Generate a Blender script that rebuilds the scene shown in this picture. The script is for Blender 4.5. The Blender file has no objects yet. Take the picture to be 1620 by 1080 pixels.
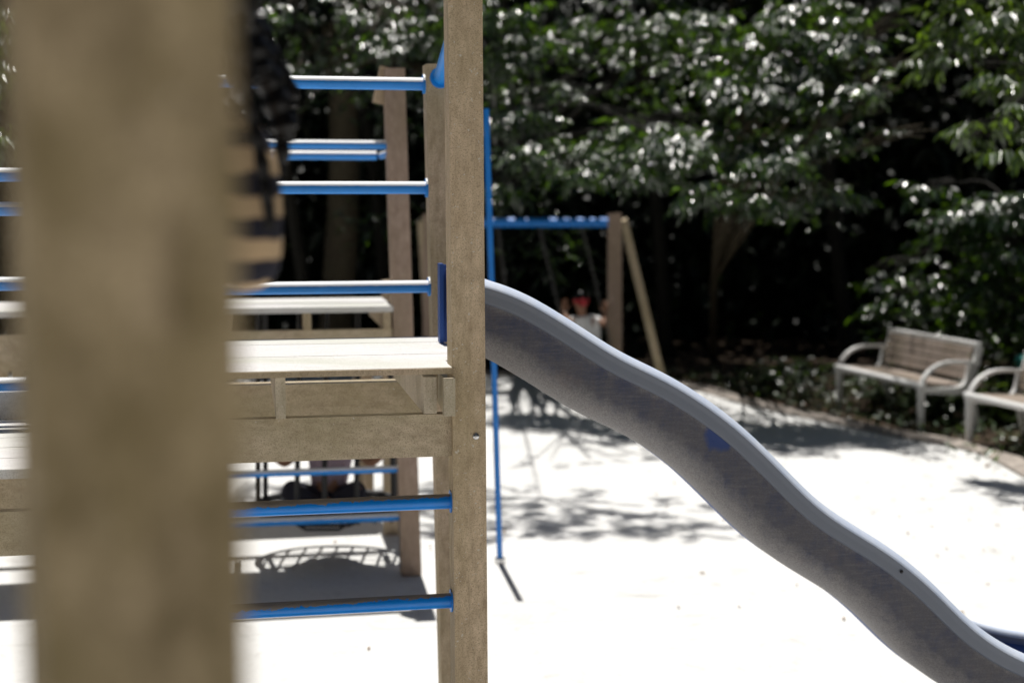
import bpy, bmesh, math, random
import numpy as np
from mathutils import Vector, Matrix

random.seed(7)
rng = np.random.default_rng(11)
scn = bpy.context.scene
COL = scn.collection

# ------------------------------------------------------------------ camera model
F_PX, CX, CY, H_CAM = 2250.0, 810.0, 540.0, 2.15
PITCH = math.atan(230.0 / F_PX)
_c, _s = math.cos(PITCH), math.sin(PITCH)


def ray(px, py):
    dx, dy = (px - CX) / F_PX, (CY - py) / F_PX
    return Vector((dx, _c + _s * dy, -_s + _c * dy))


def at(px, py, Y):
    r = ray(px, py)
    return Vector((0, 0, H_CAM)) + r * (Y / r.y)


def gnd(px, py, z=0.0):
    r = ray(px, py)
    return Vector((0, 0, H_CAM)) + r * ((z - H_CAM) / r.z)


cam_d = bpy.data.cameras.new('camera')
cam = bpy.data.objects.new('camera', cam_d)
COL.objects.link(cam)
cam.location = (0, 0, H_CAM)
cam.rotation_euler = (math.pi / 2 - PITCH, 0, 0)
cam_d.sensor_width = 36.0
cam_d.lens = 50.0
cam_d.clip_start = 0.05
cam_d.clip_end = 2000
cam_d.dof.use_dof = True
cam_d.dof.focus_distance = 4.45
cam_d.dof.aperture_fstop = 1.8
scn.camera = cam

# ------------------------------------------------------------------ light
SUN_FROM = Vector((-0.19, 0.78, 2.63)).normalized()
sun_d = bpy.data.lights.new('sun', 'SUN')
sun_d.energy = 5.0
sun_d.angle = math.radians(0.5)
sun_d.color = (1.0, 0.965, 0.91)
sun = bpy.data.objects.new('sun', sun_d)
COL.objects.link(sun)
sun.location = SUN_FROM * 40
sun.rotation_euler = SUN_FROM.to_track_quat('Z', 'Y').to_euler()
world = bpy.data.worlds.new("World")
scn.world = world
world.use_nodes = True
wn = world.node_tree
sky = wn.nodes.new('ShaderNodeTexSky')
sky.sky_type = 'NISHITA'
sky.sun_disc = False
sky.sun_elevation = math.asin(SUN_FROM.z)
sky.sun_rotation = math.atan2(SUN_FROM.x, SUN_FROM.y)
bg = wn.nodes['Background']
wn.links.new(sky.outputs[0], bg.inputs[0])
bg.inputs[1].default_value = 0.05
scn.view_settings.view_transform = 'Standard'
scn.view_settings.look = 'None'
scn.view_settings.exposure = 0
scn.view_settings.gamma = 1
scn.cycles.use_denoising = True
scn.cycles.max_bounces = 8
scn.cycles.sample_clamp_indirect = 4


# ------------------------------------------------------------------ materials
class NT:
    def __init__(self, name):
        self.m = bpy.data.materials.new(name)
        self.m.use_nodes = True
        self.t = self.m.node_tree
        self.b = self.t.nodes['Principled BSDF']
        self.out = self.t.nodes['Material Output']
        self.tc = self.t.nodes.new('ShaderNodeTexCoord')
        self.geo = self.t.nodes.new('ShaderNodeNewGeometry')

    def link(self, a, b):
        self.t.links.new(a, b)

    def noise(self, scale, detail=4, rough=0.55, stretch=None, vec=None, dist=0.0):
        n = self.t.nodes.new('ShaderNodeTexNoise')
        n.inputs['Scale'].default_value = scale
        n.inputs['Detail'].default_value = detail
        n.inputs['Roughness'].default_value = rough
        n.inputs['Distortion'].default_value = dist
        v = vec or self.tc.outputs['Object']
        if stretch:
            mp = self.t.nodes.new('ShaderNodeMapping')
            mp.inputs['Scale'].default_value = stretch
            self.link(v, mp.inputs['Vector'])
            v = mp.outputs[0]
        self.link(v, n.inputs['Vector'])
        return n.outputs['Fac']

    def ramp(self, fac, stops):
        r = self.t.nodes.new('ShaderNodeValToRGB')
        e = r.color_ramp.elements
        while len(e) < len(stops):
            e.new(0.5)
        for k, (p, c) in enumerate(stops):
            e[k].position = p
            e[k].color = (c, c, c, 1) if isinstance(c, (int, float)) else (*c, 1)
        self.link(fac, r.inputs[0])
        return r.outputs[0]

    def mix(self, fac, a, b, mode='MIX'):
        n = self.t.nodes.new('ShaderNodeMix')
        n.data_type = 'RGBA'
        n.blend_type = mode
        for sock, v in ((n.inputs[0], fac), (n.inputs[6], a), (n.inputs[7], b)):
            if isinstance(v, (int, float)):
                sock.default_value = v
            elif isinstance(v, tuple):
                sock.default_value = (*v, 1)
            else:
                self.link(v, sock)
        return n.outputs[2]

    def math(self, op, a, b=0.0, clamp=False):
        n = self.t.nodes.new('ShaderNodeMath')
        n.operation = op
        n.use_clamp = clamp
        for sock, v in ((n.inputs[0], a), (n.inputs[1], b)):
            if isinstance(v, (int, float)):
                sock.default_value = v
            else:
                self.link(v, sock)
        return n.outputs[0]

    def sep(self, v):
        n = self.t.nodes.new('ShaderNodeSeparateXYZ')
        self.link(v, n.inputs[0])
        return n.outputs

    def set(self, color=None, rough=None, spec=None, metal=None):
        for key, v in (('Base Color', color), ('Roughness', rough), ('Specular IOR Level', spec), ('Metallic', metal)):
            if v is None:
                continue
            s = self.b.inputs[key]
            if isinstance(v, tuple):
                s.default_value = (*v, 1)
            elif isinstance(v, (int, float)):
                s.default_value = v
            else:
                self.link(v, s)

    def bump(self, h, strength=0.3, dist=0.01):
        n = self.t.nodes.new('ShaderNodeBump')
        n.inputs['Strength'].default_value = strength
        n.inputs['Distance'].default_value = dist
        self.link(h, n.inputs['Height'])
        self.link(n.outputs[0], self.b.inputs['Normal'])


def wood_mat(name, dark, light, tint, lichen=(0.62, 0.58, 0.5), speck=0.72, stretch=(1, 1, 0.35), bigscale=5, midscale=38):
    w = NT(name)
    big = w.noise(bigscale, 4, 0.6, stretch)
    mid = w.noise(midscale, 5, 0.65, stretch)
    fine = w.noise(260, 3, 0.6)
    c = w.mix(w.ramp(mid, [(0.3, 0.0), (0.72, 1.0)]), dark, light)
    c = w.mix(w.ramp(big, [(0.38, 0.0), (0.68, 0.8)]), c, tint)
    c = w.mix(w.ramp(fine, [(0.36, 0.55), (0.5, 0.0)]), c, tuple(x * 0.5 for x in dark))
    gst = tuple(3.0 if q >= 1 else 0.12 for q in stretch)
    grain = w.noise(34, 4, 0.6, gst)
    c = w.mix(w.ramp(grain, [(0.3, 0.3), (0.42, 0.0)]), c, tuple(x * 0.6 for x in dark))
    hue = w.noise(3.2, 3, 0.5, stretch)
    c = w.mix(w.ramp(hue, [(0.45, 0.0), (0.66, 0.4)]), c, tuple(x * y for x, y in zip(dark, (0.75, 0.82, 0.6))))
    sp = w.noise(90, 2, 0.5)
    c = w.mix(w.ramp(sp, [(speck, 0.0), (speck + 0.04, 0.9)]), c, lichen)
    w.set(c, 0.78, 0.3)
    h = w.math('ADD', w.math('MULTIPLY', mid, 0.6), w.math('MULTIPLY', fine, 0.5))
    w.bump(h, 0.5, 0.006)
    return w.m


M = {}
M['post'] = wood_mat('weathered_post_wood', (0.4, 0.3, 0.195), (0.82, 0.655, 0.47), (0.56, 0.43, 0.285), speck=0.67)
M['post_grey'] = wood_mat('greyed_post_wood', (0.37, 0.28, 0.19), (0.68, 0.54, 0.4), (0.47, 0.385, 0.25))
M['post_rosy'] = wood_mat('rosy_post_wood', (0.3, 0.215, 0.17), (0.52, 0.4, 0.32), (0.42, 0.31, 0.24))
M['beam'] = wood_mat('mossy_beam_wood', (0.39, 0.305, 0.21), (0.71, 0.59, 0.44), (0.5, 0.43, 0.285), stretch=(0.5, 0.5, 1))
M['joist'] = wood_mat('pale_joist_wood', (0.46, 0.38, 0.29), (0.74, 0.65, 0.53), (0.6, 0.52, 0.4))
M['deck'] = wood_mat('sun_bleached_deck_wood', (0.64, 0.62, 0.61), (0.82, 0.81, 0.8), (0.74, 0.725, 0.715), stretch=(0.3, 1, 1))
M['big_post'] = wood_mat('olive_stained_post_wood', (0.16, 0.115, 0.055), (0.76, 0.595, 0.385), (0.3, 0.23, 0.11), stretch=(1, 1, 0.6), bigscale=14, midscale=20)
M['slat'] = wood_mat('bench_slat_wood', (0.22, 0.175, 0.145), (0.46, 0.38, 0.32), (0.37, 0.31, 0.27), speck=0.8)
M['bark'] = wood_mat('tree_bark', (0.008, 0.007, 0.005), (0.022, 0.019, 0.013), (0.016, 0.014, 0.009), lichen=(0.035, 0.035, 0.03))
M['rough_bark'] = wood_mat('brown_tree_bark', (0.03, 0.022, 0.014), (0.12, 0.095, 0.06), (0.075, 0.065, 0.038), lichen=(0.15, 0.14, 0.11))


def paint_mat(name, col, rough=0.3, wear=0.0, wearcol=(0.3, 0.27, 0.24), spec=0.5, lit_top=0.0):
    w = NT(name)
    n = w.noise(9, 4, 0.6)
    c = w.mix(w.ramp(n, [(0.3, 0.0), (0.75, 0.5)]), col, tuple(x * 0.75 for x in col))
    g = w.noise(60, 5, 0.7)
    c = w.mix(w.ramp(g, [(0.6, 0.0), (0.8, 0.25)]), c, (0.3, 0.3, 0.3))
    if wear:
        nz = w.sep(w.geo.outputs['Normal'])[2]
        px = w.sep(w.geo.outputs['Position'])[0]
        left = w.math('MULTIPLY', w.math('SUBTRACT', -0.2, px), 1.1, True)
        k = w.math('ADD', w.math('MULTIPLY', nz, 0.42), w.math('MULTIPLY', w.noise(34, 5, 0.7), 0.55))
        k = w.math('ADD', k, w.math('MULTIPLY', left, 0.32))
        mask = w.ramp(k, [(0.70 - wear * 0.1, 0.0), (0.73 - wear * 0.1, 1.0)])
        c = w.mix(mask, c, wearcol)
        w.set(None, w.mix(mask, (rough,) * 3, (0.75,) * 3))
        w.set(c, None, 0.5)
    else:
        if lit_top:       # sunlit white painted into the colour where it faces up
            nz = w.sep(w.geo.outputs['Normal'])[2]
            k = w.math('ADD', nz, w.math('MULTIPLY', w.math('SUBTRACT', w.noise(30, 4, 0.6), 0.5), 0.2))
            c = w.mix(w.ramp(k, [(0.22, 0.0), (0.32, lit_top)]), c, (0.86, 0.88, 0.9))
        w.set(c, rough, spec)
    w.bump(g, 0.08, 0.003)
    return w.m


M['blue'] = paint_mat('blue_painted_steel', (0.001, 0.25, 0.78), 0.42, spec=0.6, lit_top=0.97)
M['blue_plain'] = paint_mat('plain_blue_painted_steel', (0.002, 0.22, 0.75), 0.4, spec=0.6)
M['blue_worn'] = paint_mat('worn_blue_painted_steel', (0.004, 0.24, 0.8), 0.32, wear=1.0, wearcol=(0.24, 0.21, 0.18))
M['white_metal'] = paint_mat('pale_grey_painted_metal', (0.9, 0.9, 0.89), 0.42)
M['bolt'] = paint_mat('galvanised_steel', (0.6, 0.6, 0.6), 0.25)
M['bolt'].node_tree.nodes['Principled BSDF'].inputs['Metallic'].default_value = 0.9
M['chain'] = paint_mat('dull_chain_steel', (0.11, 0.105, 0.1), 0.5)
M['rubber'] = paint_mat('black_rubber', (0.015, 0.015, 0.017), 0.6)
M['teal'] = paint_mat('teal_plastic', (0.03, 0.25, 0.23), 0.45)


SLIDE_NODES = {}


def slide_mat():
    w = NT('dusty_blue_slide_plastic')
    blue = (0.02, 0.034, 0.095)
    grey = (0.098, 0.094, 0.106)
    big = w.noise(4.5, 5, 0.62, (1, 1, 1.6))
    streak = w.noise(22, 5, 0.7, (1, 1, 0.45))
    fine = w.noise(190, 4, 0.7)
    dust = w.math('ADD', w.math('MULTIPLY', big, 0.55), w.math('MULTIPLY', streak, 0.45))
    dust = w.ramp(dust, [(0.36, 0.2), (0.5, 0.75), (0.64, 1.0)])
    c = w.mix(dust, blue, grey)
    sl = w.t.nodes.new('ShaderNodeMapping')
    sl.inputs['Rotation'].default_value = (0, math.radians(35), 0)
    sl.inputs['Scale'].default_value = (1, 1, 9)
    w.link(w.tc.outputs['Object'], sl.inputs['Vector'])
    scr = w.noise(14, 5, 0.7, None, sl.outputs[0])
    c = w.mix(w.ramp(scr, [(0.45, 0.0), (0.7, 0.35)]), c, (0.2, 0.19, 0.19))
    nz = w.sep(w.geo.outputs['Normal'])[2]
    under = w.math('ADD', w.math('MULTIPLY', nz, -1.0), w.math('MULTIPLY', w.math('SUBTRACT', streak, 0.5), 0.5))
    c = w.mix(w.ramp(under, [(0.2, 0.0), (0.66, 0.85)]), c, (0.27, 0.26, 0.26))  # ground bounce painted into the colour of faces looking down
    c = w.mix(w.ramp(fine, [(0.4, 0.5), (0.58, 0.0)]), c, (0.06, 0.055, 0.06))
    rusty = w.noise(10, 4, 0.6)
    c = w.mix(w.ramp(rusty, [(0.6, 0.0), (0.78, 0.22)]), c, (0.2, 0.14, 0.11))
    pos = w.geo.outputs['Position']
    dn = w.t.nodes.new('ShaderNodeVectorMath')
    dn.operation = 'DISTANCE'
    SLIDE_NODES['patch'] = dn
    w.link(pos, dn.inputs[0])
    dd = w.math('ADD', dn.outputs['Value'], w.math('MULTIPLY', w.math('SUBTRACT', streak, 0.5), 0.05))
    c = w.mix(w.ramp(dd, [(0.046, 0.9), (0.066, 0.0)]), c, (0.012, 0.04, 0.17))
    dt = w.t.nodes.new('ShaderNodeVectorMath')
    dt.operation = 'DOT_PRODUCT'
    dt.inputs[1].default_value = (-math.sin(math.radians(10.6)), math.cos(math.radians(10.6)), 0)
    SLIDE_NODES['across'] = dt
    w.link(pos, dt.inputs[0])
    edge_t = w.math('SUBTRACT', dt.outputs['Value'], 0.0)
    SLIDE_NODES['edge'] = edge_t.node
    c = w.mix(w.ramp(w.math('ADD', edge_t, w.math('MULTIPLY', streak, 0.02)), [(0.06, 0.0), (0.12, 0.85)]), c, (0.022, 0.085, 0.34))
    w.set(c, 0.6, 0.35)
    w.bump(w.math('ADD', fine, w.math('MULTIPLY', streak, 0.7)), 0.35, 0.004)
    return w.m


M['slide'] = slide_mat()
M['slide_clean'] = paint_mat('clean_blue_slide_plastic', (0.02, 0.085, 0.34), 0.5)


def rim_mat():
    w = NT('sunlit_top_slide_rim_plastic')
    n = w.noise(18, 5, 0.7)
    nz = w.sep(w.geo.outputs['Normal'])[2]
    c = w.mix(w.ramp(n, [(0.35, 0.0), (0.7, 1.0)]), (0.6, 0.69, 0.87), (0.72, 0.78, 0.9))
    c = w.mix(w.ramp(nz, [(0.0, 0.94), (0.22, 0.0)]), c, (0.085, 0.1, 0.135))  # sunlit top and shaded skirt painted into the colour by facing
    w.set(c, 0.4, 0.5)
    w.bump(w.noise(160, 4, 0.7), 0.12, 0.003)
    return w.m


M['rim'] = rim_mat()


def ground_mat():
    w = NT('pale_sandy_ground')
    a = w.noise(1.3, 5, 0.6)
    b = w.noise(14, 5, 0.65)
    f = w.noise(160, 3, 0.6)
    c = w.mix(w.ramp(a, [(0.35, 0.0), (0.7, 1.0)]), (0.79, 0.79, 0.78), (0.73, 0.73, 0.715))
    c = w.mix(w.ramp(b, [(0.55, 0.0), (0.75, 0.5)]), c, (0.55, 0.545, 0.53))
    c = w.mix(w.ramp(f, [(0.3, 0.4), (0.45, 0.0)]), c, (0.5, 0.47, 0.42))
    for p0, p1, wd, k in ((gnd(390, 1004), gnd(690, 991), 0.006, 0.4), (gnd(700, 958), gnd(850, 951), 0.005, 0.4)):
        dx, dy = p1.x - p0.x, p1.y - p0.y
        ln = math.hypot(dx, dy)
        xyz = w.sep(w.geo.outputs['Position'])
        e = w.math('ADD', w.math('MULTIPLY', w.math('SUBTRACT', xyz[0], p0.x), -dy / ln), w.math('MULTIPLY', w.math('SUBTRACT', xyz[1], p0.y), dx / ln))
        e = w.math('ABSOLUTE', w.math('ADD', e, w.math('MULTIPLY', w.math('SUBTRACT', b, 0.5), 0.02)))
        c = w.mix(w.ramp(e, [(wd * 0.5, k), (wd, 0.0)]), c, (0.25, 0.24, 0.23))
    scuff = w.noise(3.5, 6, 0.75, dist=0.6)
    c = w.mix(w.ramp(scuff, [(0.56, 0.0), (0.74, 0.6)]), c, (0.42, 0.41, 0.385))
    w.set(c, 0.9, 0.15)
    w.bump(w.math('ADD', w.math('MULTIPLY', b, 1.0), w.math('MULTIPLY', f, 0.25)), 0.5, 0.03)
    return w.m


def soil_mat():
    w = NT('leaf_strewn_soil')
    b = w.noise(9, 6, 0.7)
    f = w.noise(60, 4, 0.6)
    c = w.mix(w.ramp(b, [(0.4, 0.0), (0.65, 1.0)]), (0.03, 0.022, 0.016), (0.09, 0.065, 0.045))
    c = w.mix(w.ramp(f, [(0.6, 0.0), (0.7, 0.8)]), c, (0.2, 0.14, 0.1))
    w.set(c, 0.95, 0.1)
    w.bump(b, 0.8, 0.05)
    return w.m


def plain(name, col, rough=0.7, var=0.3, scale=30, spec=0.3):
    w = NT(name)
    n = w.noise(scale, 4, 0.6)
    c = w.mix(w.ramp(n, [(0.3, 0.0), (0.7, 1.0)]), col, tuple(x * (1 - var) for x in col))
    w.set(c, rough, spec)
    w.bump(n, 0.15, 0.004)
    return w.m


M['ground'] = ground_mat()
M['soil'] = soil_mat()
M['backdrop'] = plain('dark_backdrop_earth', (0.012, 0.014, 0.009), 1.0, 0.5, 2, 0.0)
M['kerb'] = plain('worn_pinkish_concrete', (0.5, 0.44, 0.39), 0.9, 0.6, 9)
M['litter'] = None


def leaf_mat(name, dark, light, trans, rough=0.4, tfac=0.25, spec=0.5, coat=0.0):
    w = NT(name)
    rnd = w.geo.outputs['Random Per Island']
    c = w.mix(rnd, dark, light)
    w.set(c, rough, spec)
    w.b.inputs['Coat Weight'].default_value = coat
    w.b.inputs['Coat Roughness'].default_value = 0.2
    w.b.inputs['Coat IOR'].default_value = 1.7
    tr = w.t.nodes.new('ShaderNodeBsdfTranslucent')
    w.link(w.mix(rnd, trans, tuple(x * 0.55 for x in trans)), tr.inputs['Color'])
    mx = w.t.nodes.new('ShaderNodeMixShader')
    w.link(w.ramp(rnd, [(0.7, tfac * 0.35), (0.93, min(0.6, tfac * 3.6))]), mx.inputs[0])
    w.link(w.b.outputs[0], mx.inputs[1])
    w.link(tr.outputs[0], mx.inputs[2])
    w.link(mx.outputs[0], w.out.inputs['Surface'])
    return w.m


M['leaf'] = leaf_mat('glossy_compound_leaf', (0.004, 0.013, 0.006), (0.02, 0.044, 0.014), (0.3, 0.6, 0.02), 0.3, 0.13, 0.5, 0.6)
M['leaf_bright'] = leaf_mat('yellow_green_leaf', (0.01, 0.024, 0.01), (0.038, 0.066, 0.018), (0.42, 0.7, 0.03), 0.3, 0.27, 0.5, 0.5)
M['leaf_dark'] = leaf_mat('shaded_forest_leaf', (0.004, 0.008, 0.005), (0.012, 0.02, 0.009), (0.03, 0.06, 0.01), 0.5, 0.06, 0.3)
M['leaf_low'] = leaf_mat('low_shrub_leaf', (0.03, 0.06, 0.03), (0.09, 0.13, 0.05), (0.15, 0.25, 0.04), 0.36, 0.18, 0.9)
M['litter'] = leaf_mat('dry_fallen_leaf', (0.16, 0.09, 0.05), (0.42, 0.3, 0.2), (0.3, 0.2, 0.1), 0.7, 0.1, 0.2)

# ------------------------------------------------------------------ object helpers
UP = Vector((0, 0, 1))


def thing(name, label, cat, loc=(0, 0, 0), group=None):
    o = bpy.data.objects.new(name, None)
    COL.objects.link(o)
    o.location = loc
    o.empty_display_size = 0.1
    o['label'] = label
    o['category'] = cat
    o['kind'] = 'thing'
    if group:
        o['group'] = group
    return o


def tag(o, label, cat, group=None):
    o['label'] = label
    o['category'] = cat
    o['kind'] = 'thing'
    if group:
        o['group'] = group
    return o


def world_loc(o):
    p = Vector((0, 0, 0))
    while o is not None:
        p = p + o.location
        o = o.parent
    return p


def obj(name, bm, mat, parent=None, smooth=False, bevel=0.0, seg=2, label=None):
    """links bm (built in world space) as one mesh object under parent"""
    if bevel:
        es = [e for e in bm.edges if len(e.link_faces) == 2 and e.calc_face_angle(0) > 0.6]
        bmesh.ops.bevel(bm, geom=es, offset=bevel, segments=seg, affect='EDGES', profile=0.6, clamp_overlap=True)
    off = world_loc(parent) if parent else Vector((0, 0, 0))
    if off.length:
        bmesh.ops.translate(bm, verts=bm.verts, vec=-off)
    me = bpy.data.meshes.new(name)
    bm.to_mesh(me)
    bm.free()
    if smooth:
        me.polygons.foreach_set('use_smooth', [True] * len(me.polygons))
    me.materials.append(mat)
    o = bpy.data.objects.new(name, me)
    COL.objects.link(o)
    o.parent = parent
    if label:
        o['label'] = label
    return o


def struct(name, bm, mat, smooth=False):
    o = obj(name, bm, mat, None, smooth)
    o['kind'] = 'structure'
    return o


def bar(bm, p0, p1, w, h, up=UP, w1=None, h1=None):
    """rectangular bar from p0 to p1; w across, h along up"""
    p0, p1, up = Vector(p0), Vector(p1), Vector(up)
    d = (p1 - p0).normalized()
    side = d.cross(up)
    if side.length < 1e-4:
        side = d.cross(Vector((1, 0, 0)))
    side.normalize()
    u = side.cross(d).normalized()
    vs = []
    for p, ww, hh in ((p0, w, h), (p1, w1 or w, h1 or h)):
        for a, b in ((-1, -1), (1, -1), (1, 1), (-1, 1)):
            vs.append(bm.verts.new(p + side * a * ww / 2 + u * b * hh / 2))
    for f in ((3, 2, 1, 0), (4, 5, 6, 7), (0, 1, 5, 4), (1, 2, 6, 5), (2, 3, 7, 6), (3, 0, 4, 7)):
        bm.faces.new([vs[i] for i in f])
    return bm


def tube(bm, pts, rad, sides=12, caps=True, flat=1.0, bumps=None):
    pts = [Vector(p) for p in pts]
    n = len(pts)
    if not isinstance(rad, (list, tuple)):
        rad = [rad] * n
    rings = []
    ref = None
    for i, p in enumerate(pts):
        t = (pts[min(i + 1, n - 1)] - pts[max(i - 1, 0)])
        t.normalize()
        if ref is None:
            ref = t.cross(UP if abs(t.z) < 0.9 else Vector((1, 0, 0))).normalized()
        else:
            ref = (ref - t * ref.dot(t)).normalized()
        b = t.cross(ref)
        rings.append([bm.verts.new(p + (ref * math.cos(a) + b * math.sin(a) * flat) * rad[i])
                      for a in (2 * math.pi * k / sides for k in range(sides))])
    for i in range(n - 1):
        for k in range(sides):
            bm.faces.new((rings[i][k], rings[i][(k + 1) % sides], rings[i + 1][(k + 1) % sides], rings[i + 1][k]))
    if caps:
        for ring, flip in ((rings[0], True), (rings[-1], False)):
            cap = [bm.verts.new(v.co) for v in ring]     # own vertices: the rim stays a crisp edge
            bm.faces.new(cap[::-1] if flip else cap)
    return bm


def smooth_path(pts, n):
    """Catmull-Rom through pts, resampled by length to n points"""
    P = np.array([list(p) for p in pts], float)
    Q = np.vstack([2 * P[0] - P[1], P, 2 * P[-1] - P[-2]])
    out = []
    for i in range(1, len(Q) - 2):
        p0, p1, p2, p3 = Q[i - 1], Q[i], Q[i + 1], Q[i + 2]
        for t in np.linspace(0, 1, 14, endpoint=False):
            out.append(0.5 * ((2 * p1) + (-p0 + p2) * t + (2 * p0 - 5 * p1 + 4 * p2 - p3) * t * t + (-p0 + 3 * p1 - 3 * p2 + p3) * t ** 3))
    out.append(P[-1])
    out = np.array(out)
    s = np.concatenate([[0], np.cumsum(np.linalg.norm(np.diff(out, axis=0), axis=1))])
    q = np.linspace(0, s[-1], n)
    return np.stack([np.interp(q, s, out[:, k]) for k in range(out.shape[1])], 1)


def ball(bm, c, r, sx=1, sy=1, sz=1, seg=14):
    m = Matrix.Translation(c) @ Matrix.Diagonal((r * sx, r * sy, r * sz, 1))
    bmesh.ops.create_uvsphere(bm, u_segments=seg, v_segments=max(6, seg * 2 // 3), radius=1, matrix=m)
    return bm


def NB():
    return bmesh.new()


# ------------------------------------------------------------------ ground, bed, dark backdrop
bm = NB()
for a in ((-400, -400), (400, -400), (400, 400), (-400, 400)):
    bm.verts.new((*a, 0))
bm.faces.new(bm.verts)
struct('ground', bm, M['ground'])

edge = [gnd(*p) for p in ((1760, 830), (1690, 782), (1620, 743), (1580, 722), (1530, 707), (1460, 695), (1400, 683), (1330, 669),
                          (1200, 641), (1110, 616), (1040, 603), (960, 597), (840, 594))]
edge = [Vector((8.5, 6.0, 0))] + edge + [Vector((-3, 17.2, 0)), Vector((-9, 16.6, 0)), Vector((-14, 14.0, 0))]
ep = smooth_path(edge, 90)
bm = NB()
low = [bm.verts.new((p[0], p[1], 0.004)) for p in ep]
far = [bm.verts.new((x, y, 0.004)) for x, y in ((-60, 14), (-60, 60), (60, 60), (60, 6))]
bm.faces.new(low + far)
bmesh.ops.triangulate(bm, faces=bm.faces)
struct('planting_bed', bm, M['soil'])
bm = NB()
prof = ((-0.12, 0.0), (-0.115, 0.018), (-0.1, 0.024), (0.1, 0.026), (0.115, 0.02), (0.12, 0.0))
rows = []
for i, p in enumerate(ep[:64]):
    t = ep[min(i + 1, 89)] - ep[max(i - 1, 0)]
    nrm = np.array((t[1], -t[0], 0)) / np.linalg.norm(t)
    j = 0.006 * math.sin(i * 1.7)
    rows.append([bm.verts.new((p[0] + nrm[0] * a, p[1] + nrm[1] * a, 0.006 + b + j * (b > 0.01))) for a, b in prof])
for i in range(len(rows) - 1):
    for k in range(len(prof) - 1):
        bm.faces.new((rows[i][k], rows[i + 1][k], rows[i + 1][k + 1], rows[i][k + 1]))
struct('kerb', bm, M['kerb'])

bm = NB()
nx, ny = 60, 10
hp = [(21.0, -0.2), (21.8, 1.4), (22.6, 3.0), (23.4, 4.8), (24.4, 6.6), (25.6, 8.2), (27, 9.6), (30, 10.8), (36, 11.6), (60, 12)]
gr = []
for i in range(nx):
    x = -45 + 90 * i / (nx - 1)
    gr.append([bm.verts.new((x, y + 0.7 * math.sin(x * 0.5 + k), z * (0.95 + 0.08 * math.sin(x * 0.9 + k * 0.5)))) for k, (y, z) in enumerate(hp)])
for i in range(nx - 1):
    for k in range(ny - 1):
        bm.faces.new((gr[i][k], gr[i + 1][k], gr[i + 1][k + 1], gr[i][k + 1]))
struct('backdrop_slope', bm, M['backdrop'], True)  # dark slope added as a black backdrop behind the trees


# ------------------------------------------------------------------ the main play tower
ANG = math.radians(10.6)
U = Vector((math.cos(ANG), math.sin(ANG), 0))
V = Vector((-math.sin(ANG), math.cos(ANG), 0))
p = at(720, 560, 4.35)
T0 = Vector((p.x, p.y, 0))


def tw(s, t, z=0.0, base=T0):
    return base + U * s + V * t + UP * z


PW = 0.104
Z_DECK = at(690, 580, 4.36).z
tower = thing('play_tower', 'wooden play tower with white sunlit deck and blue rungs, where the slide starts',
              'play tower', tw(-0.5, 0.45))


def post(bm, s, t, z0, z1, lean=0.0, base=T0, w=PW):
    """square post, its front-left corner at (s, t); lean shifts the top by lean metres per metre along -U"""
    a = tw(s + w / 2, t + w / 2, z0, base)
    b = tw(s + w / 2 - lean * (z1 - z0), t + w / 2, z1, base)
    return bar(bm, a, b, w, w, V)


fp = obj('post', post(NB(), 0, 0, 0, 3.1, 0.006), M['post'], tower, bevel=0.009, seg=3)
z_rt = at(690, 101, 5.55).z
REAR_S, REAR_T = 0.119, 1.2
obj('post', post(NB(), REAR_S, REAR_T, 0, z_rt, 0.02), M['post_grey'], tower, bevel=0.009, seg=3)
obj('post', post(NB(), -1.17, 0, 0, 2.75, 0.0), M['post_grey'], tower, bevel=0.009, seg=3)
obj('post', post(NB(), -1.17, REAR_T, 0, 2.75, 0.0), M['post_grey'], tower, bevel=0.009, seg=3)

# bolts on the front post
for zz in (at(742, 691, 4.35).z,):
    bm = NB()
    ball(bm, tw(0.064, -0.001, zz), 0.0115, 1, 0.55, 1)
    obj('bolt', bm, M['bolt'], tower, smooth=True)

# deck boards
bm = NB()
nb = 5
DT0, DT1 = 0.0, 0.97
for k in range(nb):
    t0 = DT0 + (DT1 - DT0) * k / nb
    t1 = DT0 + (DT1 - DT0) * (k + 1) / nb - 0.0015
    s1 = -0.004 if t0 < PW else 0.07
    tm = (t0 + t1) / 2
    zz = Z_DECK - 0.009 + random.uniform(-0.0007, 0.0007)
    bar(bm, tw(-1.05 if t0 < PW else -1.15, tm, zz), tw(s1, tm, zz), t1 - t0, 0.018)
obj('deck', bm, M['deck'], tower, bevel=0.0015, seg=1)
obj('shaded_edge_strip', bar(NB(), tw(-1.05, -0.006, Z_DECK - 0.0105), tw(-0.004, -0.006, Z_DECK - 0.0105), 0.01, 0.018), M['post_grey'], tower, bevel=0.002)  # thin brown strip added to show the deck's front edge in shade
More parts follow.
